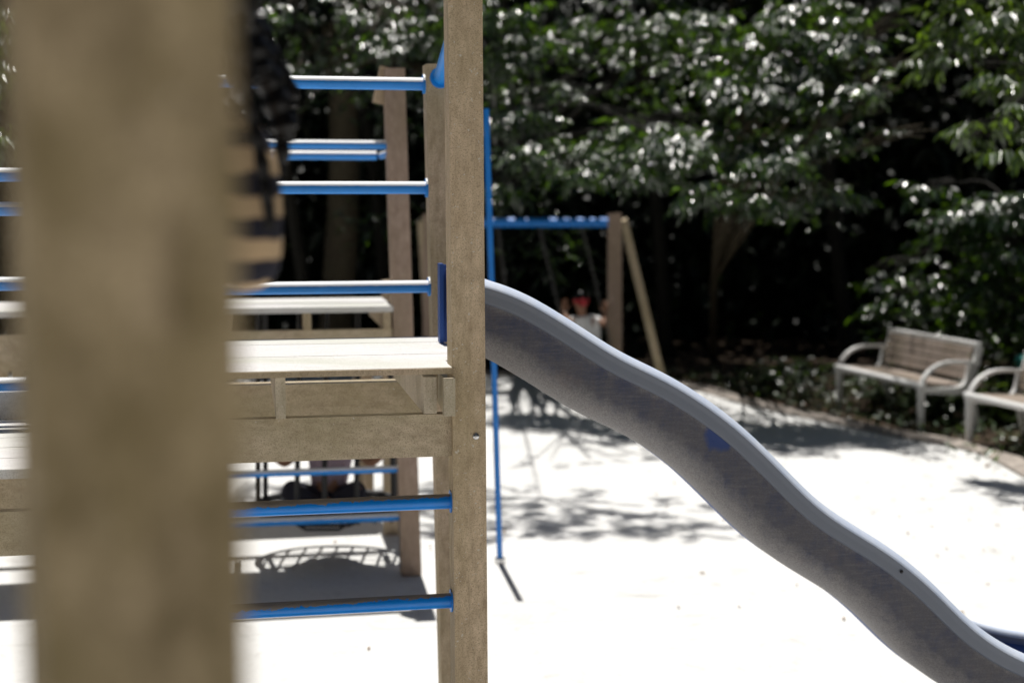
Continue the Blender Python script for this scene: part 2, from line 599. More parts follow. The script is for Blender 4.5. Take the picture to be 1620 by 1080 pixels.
# beams and joists
ZB1, ZB0 = at(680, 655, 4.36).z, at(680, 722, 4.36).z
zb = (ZB0 + ZB1) / 2
Z_RB = at(540, 607, 5.27).z
hb = ZB1 - ZB0
obj('beam', bar(NB(), tw(-1.053, 0.045, zb), tw(-0.002, 0.045, zb), 0.045, hb), M['beam'], tower, bevel=0.005)
obj('beam', bar(NB(), tw(-1.09, 1.05, Z_RB - hb / 2), tw(0.05, 1.05, Z_RB - hb / 2), 0.1, hb), M['beam'], tower, bevel=0.005)
for sx in (-1.117, 0.055):
    obj('side_beam', bar(NB(), tw(sx, PW + 0.002, zb), tw(sx + (0.07 if sx > 0 else 0), REAR_T + 0.002, zb), 0.04, hb), M['beam'], tower, bevel=0.004)
for js, jw in ((-0.512, 0.03), (-0.985, 0.03)):
    zj = (ZB1 + Z_DECK - 0.02) / 2
    obj('joist', bar(NB(), tw(js - 0.02, 0.01, zj), tw(js - 0.02, 0.96, zj), jw, Z_DECK - 0.021 - ZB1), M['joist'], tower, bevel=0.004)
zj = (Z_DECK - 0.022 + ZB1 + 0.0) / 2
obj('joist', bar(NB(), tw(-0.022, -0.03, zj - 0.004), tw(-0.022, -0.004, zj - 0.004), 0.036, 0.118), M['joist'], tower, bevel=0.005)
obj('joist', bar(NB(), tw(-0.075, 0.02, zj - 0.004), tw(-0.075, 0.94, zj - 0.004), 0.04, Z_DECK - 0.034 - ZB1), M['joist'], tower, bevel=0.004)


def rod(name, a, b, r, mat, parent, flange=None, sides=18):
    o = obj(name, tube(NB(), [a, b], r, sides), mat, parent, smooth=True)
    o.data.shade_smooth() if False else None
    if flange:
        d = (Vector(b) - Vector(a)).normalized()
        for e, sg in ((a, 1), (b, -1)):
            bm = tube(NB(), [Vector(e), Vector(e) + d * sg * 0.012], r * 1.55, sides)
            bmesh.ops.translate(bm, verts=bm.verts, vec=(0, 0, 0))
            obj('flange', bm, mat, o, smooth=False)
    return o


# front ladder rungs between the front posts
for py in (793, 950, 1110, 1265):
    zz = at(714, py, 4.4).z
    rod('rung', tw(-1.055, 0.058, zz), tw(0.002, 0.058, zz), 0.0235, M['blue_worn'], tower, True)
# guard rails along the back
for py in (131, 297, 455):
    zz = at(672, py, 5.52).z
    lean = 0.02 * zz
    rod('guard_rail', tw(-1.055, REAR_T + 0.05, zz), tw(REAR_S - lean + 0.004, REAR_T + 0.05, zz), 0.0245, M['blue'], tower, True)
# bar over the slide mouth, rear post to front post
zz = at(688, 122, 5.5).z
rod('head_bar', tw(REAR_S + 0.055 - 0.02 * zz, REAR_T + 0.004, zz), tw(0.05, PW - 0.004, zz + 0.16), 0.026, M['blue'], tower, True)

# left bay, one step lower
Z_LOW = at(20, 742, 4.11).z
bm = NB()
for k in range(5):
    t0 = 0.0 + 0.97 * k / 5
    t1 = t0 + 0.97 / 5 - 0.006
    bar(bm, tw(-2.25, (t0 + t1) / 2, Z_LOW - 0.014), tw(-1.176, (t0 + t1) / 2, Z_LOW - 0.014), t1 - t0, 0.028)
obj('deck', bm, M['deck'], tower, bevel=0.003, label='lower deck at the left of the tower')
zb2 = Z_LOW - 0.197
obj('beam', bar(NB(), tw(-2.25, 0.045, zb2), tw(-1.173, 0.045, zb2), 0.045, hb), M['beam'], tower, bevel=0.005)
obj('beam', bar(NB(), tw(-2.25, 0.93, zb2 - 0.09), tw(-1.173, 0.93, zb2 - 0.09), 0.045, 0.18), M['beam'], tower, bevel=0.005)
for js in (-1.22, -1.7, -2.2):
    zj = Z_LOW - 0.079
    obj('joist', bar(NB(), tw(js, 0.01, zj), tw(js, 0.95, zj), 0.035, 0.098), M['beam'], tower, bevel=0.004)
obj('step', bar(NB(), tw(-2.25, 1.03, Z_LOW + 0.04), tw(-1.18, 1.03, Z_LOW + 0.04), 0.1, 0.12), M['deck'], tower, bevel=0.004)
obj('post', post(NB(), -1.41, 1.09, 0, at(20, 338, 5.1).z), M['post_rosy'], tower, bevel=0.009, seg=3)
obj('post', post(NB(), -2.37, 0, 0, 2.5), M['post_rosy'], tower, bevel=0.009, seg=3)
obj('post', post(NB(), -2.37, 0.9, 0, 2.5), M['post_rosy'], tower, bevel=0.009, seg=3)
for py in (276, 331, 451, 612):
    zz = at(10, py, 4.95).z
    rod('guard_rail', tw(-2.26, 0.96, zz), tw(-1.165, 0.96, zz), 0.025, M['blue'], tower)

# ------------------------------------------------------------------ the slide
rim_px = [(745, 437), (768, 441), (828, 461), (881, 492), (934, 525), (983, 558), (1039, 583), (1092, 612), (1140, 645), (1182, 678),
          (1243, 738), (1304, 799), (1365, 838), (1426, 877), (1487, 929), (1540, 984), (1589, 1019), (1630, 1040), (1700, 1060), (1790, 1070), (1880, 1078)]
T_NEAR, T_FAR = 0.2, 0.74


def on_plane(px, py, t):
    r = ray(px, py)
    o = Vector((0, 0, H_CAM))
    k = ((tw(0, t) - o).dot(V)) / r.dot(V)
    q = o + r * k
    return ((q - T0).dot(U), q.z)


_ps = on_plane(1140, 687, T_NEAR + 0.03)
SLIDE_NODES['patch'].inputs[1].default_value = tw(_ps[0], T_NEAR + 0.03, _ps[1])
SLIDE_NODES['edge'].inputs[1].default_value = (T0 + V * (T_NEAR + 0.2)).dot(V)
rim_sz = [on_plane(x, y, T_NEAR) for x, y in rim_px]
rim_sz = [(0.075, rim_sz[0][1] + 0.004)] + rim_sz[1:]
path = smooth_path(rim_sz, 120)
for _ in range(14):
    path[1:-1] = (path[:-2] + 2 * path[1:-1] + path[2:]) / 4
tan = np.gradient(path, axis=0)
tan /= np.linalg.norm(tan, axis=1)[:, None]
nor = np.stack([tan[:, 1], -tan[:, 0]], 1)      # pointing down
nor[:8] = nor[:8] * 0 + nor[8] * np.linspace(0, 1, 8)[:, None] + np.array((0, -1.0)) * np.linspace(1, 0, 8)[:, None]
nor /= np.linalg.norm(nor, axis=1)[:, None]
WID = T_FAR - T_NEAR
slide = thing('slide', 'dusty blue grey plastic wave slide running down to the right from the tower deck', 'slide', tw(0.5, 0.45))


def sweep(profile, closed, i0=0, i1=120, push=0.0):
    bm = NB()
    rows = []
    for i in range(i0, i1):
        row = []
        for a, n in profile:
            q = path[i] + nor[i] * n
            row.append(bm.verts.new(tw(q[0], T_NEAR + a, q[1])))
        rows.append(row)
    m = len(profile)
    for i in range(len(rows) - 1):
        for k in range(m if closed else m - 1):
            bm.faces.new((rows[i][k], rows[i + 1][k], rows[i + 1][(k + 1) % m], rows[i][(k + 1) % m]))
    if closed:
        bm.faces.new(rows[0])
        bm.faces.new(rows[-1][::-1])
    bmesh.ops.recalc_face_normals(bm, faces=bm.faces)
    return bm


def half_outer():
    pts = [(0.020, 0.03), (0.022, 0.066), (0.026, 0.07), (0.03, 0.1), (0.034, 0.14)]
    for k in range(1, 8):
        a = math.pi / 2 * k / 8
        pts.append((0.034 + 0.15 * (1 - math.cos(a)), 0.14 + 0.108 * math.sin(a)))
    pts.append((0.19, 0.249))
    return pts


def half_inner():
    pts = [(0.05, 0.02), (0.055, 0.08), (0.062, 0.125)]
    for k in range(1, 6):
        a = math.pi / 2 * k / 6
        pts.append((0.064 + 0.1 * (1 - math.cos(a)), 0.13 + 0.088 * math.sin(a)))
    pts.append((0.18, 0.219))
    return pts


ho, hi = half_outer(), half_inner()
prof = ho + [(WID - a, n) for a, n in ho[::-1]] + [(WID - a, n) for a, n in hi] + hi[::-1]
obj('chute', sweep(prof, True), M['slide'], slide, smooth=True)


def rim_prof(mirror):
    pts = [(0.022, 0.066), (0.02, 0.074), (0.008, 0.077), (0.004, 0.072), (0.003, 0.068), (0.003, 0.047), (0.0025, 0.044), (0.0, 0.034),
           (-0.003, 0.029), (-0.002, 0.023), (0.003, 0.017), (0.013, 0.009), (0.024, 0.003), (0.038, 0.0), (0.05, 0.002), (0.058, 0.01), (0.062, 0.022), (0.06, 0.04), (0.052, 0.05)]
    return [(WID - a, n) for a, n in pts] if mirror else pts


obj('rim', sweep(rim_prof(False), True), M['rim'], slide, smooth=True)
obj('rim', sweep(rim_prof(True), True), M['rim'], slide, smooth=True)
# blue end cheek standing on the deck where the far wall begins
bm = NB()
bar(bm, tw(0.055, T_FAR - 0.012, Z_DECK + 0.003), tw(0.055, T_FAR - 0.012, Z_DECK + 0.285), 0.014, 0.055, V)
bar(bm, tw(0.085, T_FAR - 0.003, Z_DECK + 0.003), tw(0.085, T_FAR - 0.003, Z_DECK + 0.28), 0.06, 0.022, V)
obj('end_cheek', bm, M['slide_clean'], slide, bevel=0.006)
bm = NB()
bar(bm, tw(0.055, T_NEAR + 0.012, Z_DECK + 0.003), tw(0.055, T_NEAR + 0.012, Z_DECK + 0.285), 0.014, 0.055, V)
obj('end_cheek', bm, M['slide_clean'], slide, bevel=0.006)
for i in (int(np.argmin(np.abs(path[:, 0] - on_plane(1437, 890, T_NEAR)[0]))),):
    q = path[i] + nor[i] * 0.045
    bm = NB()
    ball(bm, tw(q[0], T_NEAR - 0.002, q[1]), 0.006, 1, 0.6, 1, 10)
    obj('bolt', bm, M['rubber'], slide, smooth=True)
q = path[-6] + nor[-6] * 0.24
bm = NB()
bar(bm, tw(q[0], T_NEAR + 0.12, 0), tw(q[0], T_NEAR + 0.12, q[1]), 0.06, 0.06, V)
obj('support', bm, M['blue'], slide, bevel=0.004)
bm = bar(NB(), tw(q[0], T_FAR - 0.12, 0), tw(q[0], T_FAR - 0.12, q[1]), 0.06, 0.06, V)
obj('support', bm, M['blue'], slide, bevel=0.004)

# ------------------------------------------------------------------ the nearest post, with the deck it belongs to
NP = at(176, 540, 0.80)
near = thing('lookout_tower', 'broad brown wooden post very close at the left, thrown far out of focus', 'play tower', (NP.x, NP.y, 0))
a2 = math.radians(24)
bm = bar(NB(), (-0.2409, 0.8759, 0), (-0.2409, 0.8759, 3.2), 0.1195, 0.1195, (math.sin(a2) * -1, math.cos(a2), 0))
obj('post', bm, M['big_post'], near, bevel=0.014, seg=3)
obj('post', bar(NB(), (NP.x, 2.1, 0), (NP.x, 2.1, 1.3), 0.118, 0.118, (0, 1, 0)), M['post'], near, bevel=0.01)
obj('post', bar(NB(), (-1.3, 0.85, 0), (-1.3, 0.85, 1.3), 0.118, 0.118, (0, 1, 0)), M['post'], near, bevel=0.01)
obj('post', bar(NB(), (-1.3, 2.1, 0), (-1.3, 2.1, 1.3), 0.118, 0.118, (0, 1, 0)), M['post'], near, bevel=0.01)
Z_NEAR = 1.20
bm = NB()
for k in range(8):
    y = 0.93 + k * 0.165
    bar(bm, (-1.24, y + 0.08, Z_NEAR - 0.014), (-0.28, y + 0.08, Z_NEAR - 0.014), 0.158, 0.028)
obj('deck', bm, M['deck'], near, bevel=0.003)
for y in (0.86, 2.2):
    obj('beam', bar(NB(), (-1.24, y, Z_NEAR - 0.12), (-0.28, y, Z_NEAR - 0.12), 0.045, 0.14), M['beam'], near, bevel=0.004)

# ------------------------------------------------------------------ the tower behind
bg0 = gnd(636, 912)
B0 = Vector((bg0.x, bg0.y, 0))
back = thing('play_tower', 'rear wooden play tower behind the main one, with two thin blue rails', 'play tower',
             tw(-0.5, 0.5, 0, B0))
BL = 0.026
YB = B0.y
obj('post', post(NB(), 0, 0, 0, at(640, 108, YB).z, BL, B0, 0.112), M['post_rosy'], back, bevel=0.008, seg=3)
obj('post', post(NB(), 0.0, 1.0, 0, 1.62, 0, B0, 0.112), M['post_grey'], back, bevel=0.008)
obj('post', post(NB(), -1.2, 0, 0, 2.85, 0, B0, 0.112), M['post_grey'], back, bevel=0.008)
obj('post', post(NB(), -1.2, 1.0, 0, 2.85, 0, B0, 0.112), M['post_grey'], back, bevel=0.008)
bm = NB()
pa, pb = at(612, 106, YB + 0.03), at(600, 163, YB + 0.03)
bar(bm, pa + V * 0.04, pb + V * 0.04, 0.065, 0.05, V)
obj('plank', bm, M['post'], back, bevel=0.018, seg=3)
ZBK = at(620, 484, YB).z
bm = NB()
for k in range(6):
    t0 = 0.72 * k / 6
    t1 = t0 + 0.72 / 6 - 0.002
    bar(bm, tw(-2.55, (t0 + t1) / 2, ZBK - 0.016, B0), tw(-0.035, (t0 + t1) / 2, ZBK - 0.016, B0), t1 - t0, 0.032)
obj('deck', bm, M['deck'], back, bevel=0.003)
zb3 = ZBK - 0.2
bm = NB()
for k in range(5):  # hidden lower deck, added to cast shade on the ground
    t0 = 1.4 + 0.8 * k / 5
    bar(bm, tw(-2.5, t0 + 0.08, 1.184, B0), tw(-0.05, t0 + 0.08, 1.184, B0), 0.156, 0.032)
obj('deck', bm, M['deck'], back, bevel=0.003, label='hidden deck added behind the rear tower to shade the ground')
for s_, t_ in ((-0.1, 1.44), (-0.1, 2.14), (-1.08, 1.44), (-2.4, 1.44), (-2.4, 2.14)):
    obj('post', post(NB(), s_, t_, 0, 1.166, 0, B0, 0.07), M['post_grey'], back, bevel=0.006)
for s_ in (-0.02, -1.15):
    obj('side_beam', bar(NB(), tw(s_, 0.98, 1.1, B0), tw(s_, 2.2, 1.1, B0), 0.04, 0.1), M['beam'], back, bevel=0.004)
for t in (0.05, 0.95):
    dz = 0 if t < 0.5 else -0.16
    obj('beam', bar(NB(), tw(-2.55, t, zb3 + dz, B0), tw(-0.04, t, zb3 + dz, B0), 0.045, 0.14), M['beam'], back, bevel=0.004)
    obj('post', post(NB(), -2.66, t - 0.05, 0, 2.3, 0, B0, 0.112), M['post_rosy'], back, bevel=0.008)
for js in (-0.07, -0.51, -0.95):
    obj('joist', bar(NB(), tw(js, 0.0, ZBK - 0.081, B0), tw(js, 0.96, ZBK - 0.081, B0), 0.04, 0.097), M['post_grey'], back, bevel=0.004)
for py in (744, 820):
    zz = at(632, py, YB).z
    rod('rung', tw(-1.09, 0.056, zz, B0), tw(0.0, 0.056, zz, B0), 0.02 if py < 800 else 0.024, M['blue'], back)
z1, z2 = at(615, 229, YB).z, at(612, 246, YB + 0.5).z
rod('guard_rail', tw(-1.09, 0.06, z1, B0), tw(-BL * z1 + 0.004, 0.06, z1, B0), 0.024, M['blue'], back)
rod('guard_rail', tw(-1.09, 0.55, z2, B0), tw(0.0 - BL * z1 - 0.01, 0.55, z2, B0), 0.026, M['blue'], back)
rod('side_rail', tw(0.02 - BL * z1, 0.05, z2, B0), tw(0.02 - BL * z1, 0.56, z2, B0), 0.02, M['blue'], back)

# ------------------------------------------------------------------ the blue pole
pg = gnd(791, 890)
ptop = at(769, 174, pg.y)
pole = thing('climbing_pole', 'slim blue steel pole standing free on the pale ground behind the slide', 'pole', pg)
bm = NB()
tube(bm, [pg, pg + (ptop - pg) * 0.5, ptop, ptop + UP * 0.006], [0.0175, 0.0175, 0.0175, 0.0175], 14)
obj('pipe', bm, M['blue_plain'], pole, smooth=True)
obj('foot', tube(NB(), [pg, pg + UP * 0.03], 0.032, 14), M['bolt'], pole)

# ------------------------------------------------------------------ swing frame, swings
YS = 15.9
sfA, sfB = at(681, 352, YS), at(972, 352, YS)
ZBM = sfA.z
frame = thing('swing_stand', 'swing frame with blue top beam and wooden posts in front of the dark trees', 'swing frame', ((sfA.x + sfB.x) / 2, YS, 0))
obj('beam', tube(NB(), [sfA, sfB], 0.052, 18), M['blue_plain'], frame, smooth=True)
for e, sg in ((sfA, -1), (sfB, 1)):
    obj('post', bar(NB(), (e.x + sg * 0.02, YS, 0), (e.x, YS, ZBM + 0.1), 0.15, 0.13, (0, 1, 0)), M['post_rosy'], frame, bevel=0.012)
    obj('brace', bar(NB(), (e.x + (0.6 if sg > 0 else -0.05), YS + (0.35 if sg > 0 else 0.7), 0), (e.x + sg * 0.1, YS + 0.02, ZBM + 0.03), 0.085, 0.12, (0, 1, 0)), M['beam'], frame, bevel=0.01)


def chain(bm, a, b, r=0.012, link=0.045):
    a, b = Vector(a), Vector(b)
    n = max(3, int((b - a).length / link))
    d = (b - a).normalized()
    s1 = d.cross(Vector((0, 1, 0))).normalized()
    s2 = d.cross(s1)
    for k in range(n):
        c = a + (b - a) * ((k + 0.5) / n)
        sd = s1 if k % 2 else s2
        L = (b - a).length / n * 0.72
        pts = [c + d * math.cos(t) * L + sd * math.sin(t) * 0.018 for t in [2 * math.pi * j / 8 for j in range(9)]]
        tube(bm, pts, r * 0.5, 5, False)
    return bm


def make_swing(label, tops, bots):
    c = (tops[0] + tops[1]) / 2
    sw = thing('swing', label, 'swing', c, 'swings hanging from the blue beam')
    for a, b in zip(tops, bots):
        obj('chain', chain(NB(), a, b), M['chain'], sw)
    m0, m1 = bots
    mid = (m0 + m1) / 2 + Vector((0, 0, -0.06))
    pts = smooth_path([m0, m0 * 0.7 + m1 * 0.3 + Vector((0, 0, -0.05)), m0 * 0.3 + m1 * 0.7 + Vector((0, 0, -0.05)), m1], 12)
    bm = NB()
    rows = [[bm.verts.new(Vector(p) + Vector((0, w, h))) for w, h in ((-0.09, 0), (0.09, 0), (0.09, -0.015), (-0.09, -0.015))] for p in pts]
    for i in range(11):
        for k in range(4):
            bm.faces.new((rows[i][k], rows[i][(k + 1) % 4], rows[i + 1][(k + 1) % 4], rows[i + 1][k]))
    bm.faces.new(rows[0][::-1])
    bm.faces.new(rows[-1])
    obj('seat', bm, M['rubber'], sw)
    return sw


tops = [at(853, 358, YS), at(921, 358, YS)]
HIP = at(934, 566, 15.45)
bots = [at(902, 560, 15.45), at(969, 560, 15.45)]
make_swing('occupied swing on slanting chains, carrying the child in the white shirt', tops, bots)
make_swing('empty black swing half hidden behind the tower post and blue pole', [at(722, 358, YS), at(788, 358, YS)], [at(748, 556, 15.6), at(812, 556, 15.6)])

# ------------------------------------------------------------------ people


def skin_mesh(joints, edges, root, sub=2):
    """grows one continuous surface over a joint graph; returns a bmesh"""
    names = list(joints)
    me = bpy.data.meshes.new('tmp')
    me.from_pydata([joints[n][0] for n in names], [(names.index(a), names.index(b)) for a, b in edges], [])
    o = bpy.data.objects.new('tmp', me)
    COL.objects.link(o)
    o.modifiers.new('skin', 'SKIN').use_smooth_shade = True
    ss = o.modifiers.new('sub', 'SUBSURF')
    ss.levels = ss.render_levels = sub
    for i, n in enumerate(names):
        r = joints[n][1]
        me.skin_vertices[0].data[i].radius = (r, r) if isinstance(r, (int, float)) else r
        me.skin_vertices[0].data[i].use_root = (n == root)
    dg = bpy.context.evaluated_depsgraph_get()
    dg.update()
    ev = o.evaluated_get(dg)
    m2 = bpy.data.meshes.new_from_object(ev)
    bm = NB()
    bm.from_mesh(m2)
    bpy.data.objects.remove(o)
    bpy.data.meshes.remove(me)
    bpy.data.meshes.remove(m2)
    return bm


def hand(bm, wrist, d, side, s=1.0):
    """palm and five curled fingers; d = hand direction, side = towards the thumb"""
    d, side = d.normalized(), side.normalized()
    nrm = d.cross(side).normalized()
    palm = wrist + d * 0.045 * s
    m = Matrix.Translation(palm) @ Matrix((side, d, nrm)).transposed().to_4x4() @ Matrix.Diagonal((0.034 * s, 0.045 * s, 0.014 * s, 1))
    bmesh.ops.create_uvsphere(bm, u_segments=12, v_segments=8, radius=1, matrix=m)
    for k, L in enumerate((0.055, 0.062, 0.058, 0.045)):
        b = palm + d * 0.034 * s + side * (0.023 - 0.0155 * k) * s
        p1 = b + d * L * 0.5 * s - nrm * 0.004 * s
        p2 = p1 + d * L * 0.3 * s - nrm * 0.018 * s
        p3 = p2 + d * L * 0.05 * s - nrm * 0.018 * s
        tube(bm, [b, p1, p2, p3], [0.0078 * s, 0.0074 * s, 0.0066 * s, 0.004 * s], 8)
    b = palm - d * 0.02 * s + side * 0.026 * s
    tube(bm, [b, b + side * 0.022 * s + d * 0.018 * s, b + side * 0.03 * s + d * 0.042 * s - nrm * 0.008 * s], [0.0095 * s, 0.0085 * s, 0.005 * s], 8)


def face_bits(bm, c, fwd, right, r):
    """nose, ears, brow ridge, lips on a head of radius r centred at c"""
    up = right.cross(fwd)
    ball(bm, c + fwd * r * 0.99 - up * r * 0.12, r * 0.14, 0.8, 1, 1.2, 8)
    ball(bm, c + fwd * r * 0.9 - up * r * 0.5, r * 0.2, 1.2, 0.6, 0.45, 8)
    for s in (-1, 1):
        ball(bm, c + right * s * r * 0.93 - up * r * 0.05, r * 0.22, 0.4, 0.8, 1.2, 8)


def eyes(name, c, fwd, right, r, parent):
    up = right.cross(fwd)
    for s in (-1, 1):
        bm = NB()
        ball(bm, c + fwd * r * 0.86 + right * s * r * 0.36 + up * r * 0.08, r * 0.11, 1, 1, 0.8, 8)
        obj(name, bm, M['rubber'], parent, smooth=True)


M['skin'] = plain('brown_skin', (0.3, 0.16, 0.1), 0.5, 0.15, 40)
M['hair'] = plain('black_hair', (0.005, 0.004, 0.004), 0.36, 0.5, 220, 0.3)
M['white_cloth'] = plain('white_cotton', (0.85, 0.85, 0.86), 0.85, 0.06, 12)
M['red_cloth'] = plain('red_cotton', (0.45, 0.03, 0.04), 0.8, 0.2, 20)
M['dark_cloth'] = plain('dark_navy_cotton', (0.03, 0.03, 0.045), 0.85, 0.2, 20)
M['lilac_cloth'] = plain('lilac_cotton', (0.36, 0.28, 0.34), 0.85, 0.2, 20)


def stripe_mat():
    w = NT('tan_and_navy_striped_cotton')
    z = w.sep(w.geo.outputs['Position'])[2]
    n = w.noise(14, 2, 0.5)
    k = w.math('ADD', w.math('MULTIPLY', z, 1 / 0.062), w.math('MULTIPLY', n, 0.55))
    f = w.math('FRACT', k)
    c = w.mix(w.ramp(f, [(0.44, 0.0), (0.5, 1.0), (0.94, 1.0), (1.0, 0.0)]), (0.02, 0.02, 0.03), (0.5, 0.36, 0.22))
    w.set(c, 0.85, 0.2)
    w.bump(w.noise(300, 2, 0.5), 0.2, 0.002)
    return w.m


M['stripes'] = stripe_mat()

# girl with braids, standing on the near deck behind the broad post
GY = 2.05
g = thing('person', 'girl with long black braids in a striped top, mostly hidden behind the broad near post', 'person', (at(225, 540, GY).x, GY, Z_NEAR))
gx = at(232, 540, GY).x
head_c = at(303, 5, GY)
sh_r, el_r = at(388, 205, GY - 0.02), at(402, 432, GY - 0.03)
sh_l = Vector((gx - 0.085, GY, sh_r.z - 0.01))
neck = Vector((gx + 0.02, GY, sh_r.z + 0.03))
hipz = Z_NEAR + 0.62
J = {
    'pelvis': (Vector((gx - 0.035, GY, hipz)), 0.08), 'waist': (Vector((gx - 0.02, GY, hipz + 0.14)), 0.072), 'chest': (Vector((gx, GY, sh_r.z - 0.08)), 0.085),
    'neck': (neck, 0.034), 'jaw': (neck * 0.35 + head_c * 0.65, 0.05), 'head': (head_c, 0.078), 'crown': (head_c + Vector((0.012, 0, 0.05)), 0.062),
    'sr': (sh_r + Vector((-0.02, 0, -0.01)), 0.036), 'er': (el_r, 0.029), 'wr': (at(300, 372, GY + 0.12), 0.02), 'pr': (at(262, 345, GY + 0.17), 0.018),
    'sl': (sh_l, 0.036), 'el': (sh_l + Vector((0.0, 0.06, -0.18)), 0.028), 'wl': (sh_l + Vector((0.07, 0.19, -0.11)), 0.02), 'pl': (sh_l + Vector((0.1, 0.22, -0.08)), 0.018),
}
for s, nm in ((1, 'r'), (-1, 'l')):
    J['h' + nm] = (Vector((gx - 0.04 + s * 0.05, GY, hipz - 0.05)), 0.06)
    J['k' + nm] = (Vector((gx - 0.045 + s * 0.05, GY + 0.015, Z_NEAR + 0.33)), 0.042)
    J['a' + nm] = (Vector((gx - 0.045 + s * 0.055, GY - 0.01, Z_NEAR + 0.06)), 0.027)
    J['f' + nm] = (Vector((gx - 0.045 + s * 0.065, GY + 0.1, Z_NEAR + 0.025)), 0.025)
E = [('pelvis', 'waist'), ('waist', 'chest'), ('chest', 'neck'), ('neck', 'jaw'), ('jaw', 'head'), ('head', 'crown'), ('chest', 'sr'), ('sr', 'er'), ('er', 'wr'),
     ('wr', 'pr'), ('chest', 'sl'), ('sl', 'el'), ('el', 'wl'), ('wl', 'pl'), ('pelvis', 'hr'), ('hr', 'kr'), ('kr', 'ar'), ('ar', 'fr'), ('pelvis', 'hl'), ('hl', 'kl'),
     ('kl', 'al'), ('al', 'fl')]
bm = skin_mesh(J, E, 'pelvis')
face_bits(bm, head_c, Vector((0, 1, 0)), Vector((1, 0, 0)), 0.08)
hand(bm, J['wr'][0], J['pr'][0] - J['wr'][0], UP, 0.85)
hand(bm, J['wl'][0], J['pl'][0] - J['wl'][0], UP, 0.85)
obj('body', bm, M['skin'], g, smooth=True)
eyes('eye', head_c, Vector((0, 1, 0)), Vector((1, 0, 0)), 0.08, g)
S = {'pelvis': (J['pelvis'][0] + Vector((0, 0, 0.0)), 0.09), 'waist': (J['waist'][0], 0.084), 'chest': (J['chest'][0], 0.098), 'col': (neck + Vector((-0.005, 0, -0.035)), 0.05),
     'sr': (sh_r, 0.047), 'mr': (sh_r * 0.45 + el_r * 0.55 + Vector((0.004, 0, 0)), 0.045), 'er': (el_r, 0.043), 'xr': (el_r * 0.55 + J['wr'][0] * 0.45, 0.036),
     'sl': (sh_l, 0.046), 'el': (J['el'][0], 0.04), 'xl': (J['el'][0] * 0.5 + J['wl'][0] * 0.5, 0.034)}
bm = skin_mesh(S, [('pelvis', 'waist'), ('waist', 'chest'), ('chest', 'col'), ('chest', 'sr'), ('sr', 'mr'), ('mr', 'er'), ('er', 'xr'), ('chest', 'sl'), ('sl', 'el'), ('el', 'xl')], 'waist')
obj('striped_top', bm, M['stripes'], g, smooth=True)
S = {'pelvis': (J['pelvis'][0] + Vector((0, 0, 0.03)), 0.085), 'hr': (J['hr'][0], 0.068), 'kr': (J['kr'][0] + Vector((0, 0, 0.05)), 0.06), 'hl': (J['hl'][0], 0.074), 'kl': (J['kl'][0] + Vector((0, 0, 0.05)), 0.06)}
obj('shorts', skin_mesh(S, [('pelvis', 'hr'), ('hr', 'kr'), ('pelvis', 'hl'), ('hl', 'kl')], 'pelvis'), M['dark_cloth'], g, smooth=True)
bm = NB()
ball(bm, head_c + Vector((0.004, -0.018, 0.022)), 0.1, 1, 0.95, 1, 20)
for v in bm.verts:
    v.co += Vector((random.uniform(-1, 1), random.uniform(-1, 1), random.uniform(-1, 1))) * 0.004
hair = obj('hair', bm, M['hair'], g, smooth=True)
braids = [
    ([(378, 30), (388, 110), (402, 190), (417, 270), (426, 335), (428, 365)], 11, 1.96),
    ([(390, 10), (418, 105), (438, 162), (450, 205), (449, 224)], 21, 2.3),
    ([(404, 15), (440, 103), (461, 144), (465, 170)], 11, 2.6),
    ([(398, 55), (424, 130), (441, 190), (447, 240), (442, 275)], 11, 2.4),
    ([(380, -5), (390, 40), (402, 85), (412, 125)], 24, 2.25),
    ([(372, 20), (380, 90), (388, 150)], 18, 2.0),
]
for pts, rp, Y in braids:
    w = smooth_path([at(x, y, Y) for x, y in pts], 110)
    L = np.cumsum(np.r_[0, np.linalg.norm(np.diff(w, axis=0), axis=1)])
    bm = NB()
    rr = [rp / (F_PX / Y) * (1.05 + 0.1 * math.sin(l / 0.006)) * (1 if i < 100 else 0.8) for i, l in enumerate(L)]
    tube(bm, [Vector(q) for q in w], rr, 9)
    for e in range(14):   # loose hairs
        i = random.randrange(8, 108)
        o = Vector(w[i])
        dd = Vector((random.uniform(-1, 1), random.uniform(-0.6, 0.6), random.uniform(-1, 0.4))).normalized()
        tube(bm, [o, o + dd * random.uniform(0.008, 0.016)], 0.0005, 3)
    obj('braid', bm, M['hair'], hair, smooth=True)
for x, y in ((372, 148), (364, 160), (380, 156), (385, 30), (392, 12), (414, 22)):
    bm = NB()
    q = at(x, y, 1.93 if y > 100 else 2.2)
    ball(bm, q, 0.004 if y > 100 else 0.0055, 1.3, 1, 0.7, 8)
    obj('hair_bead', bm, M['bolt'], hair, smooth=True)

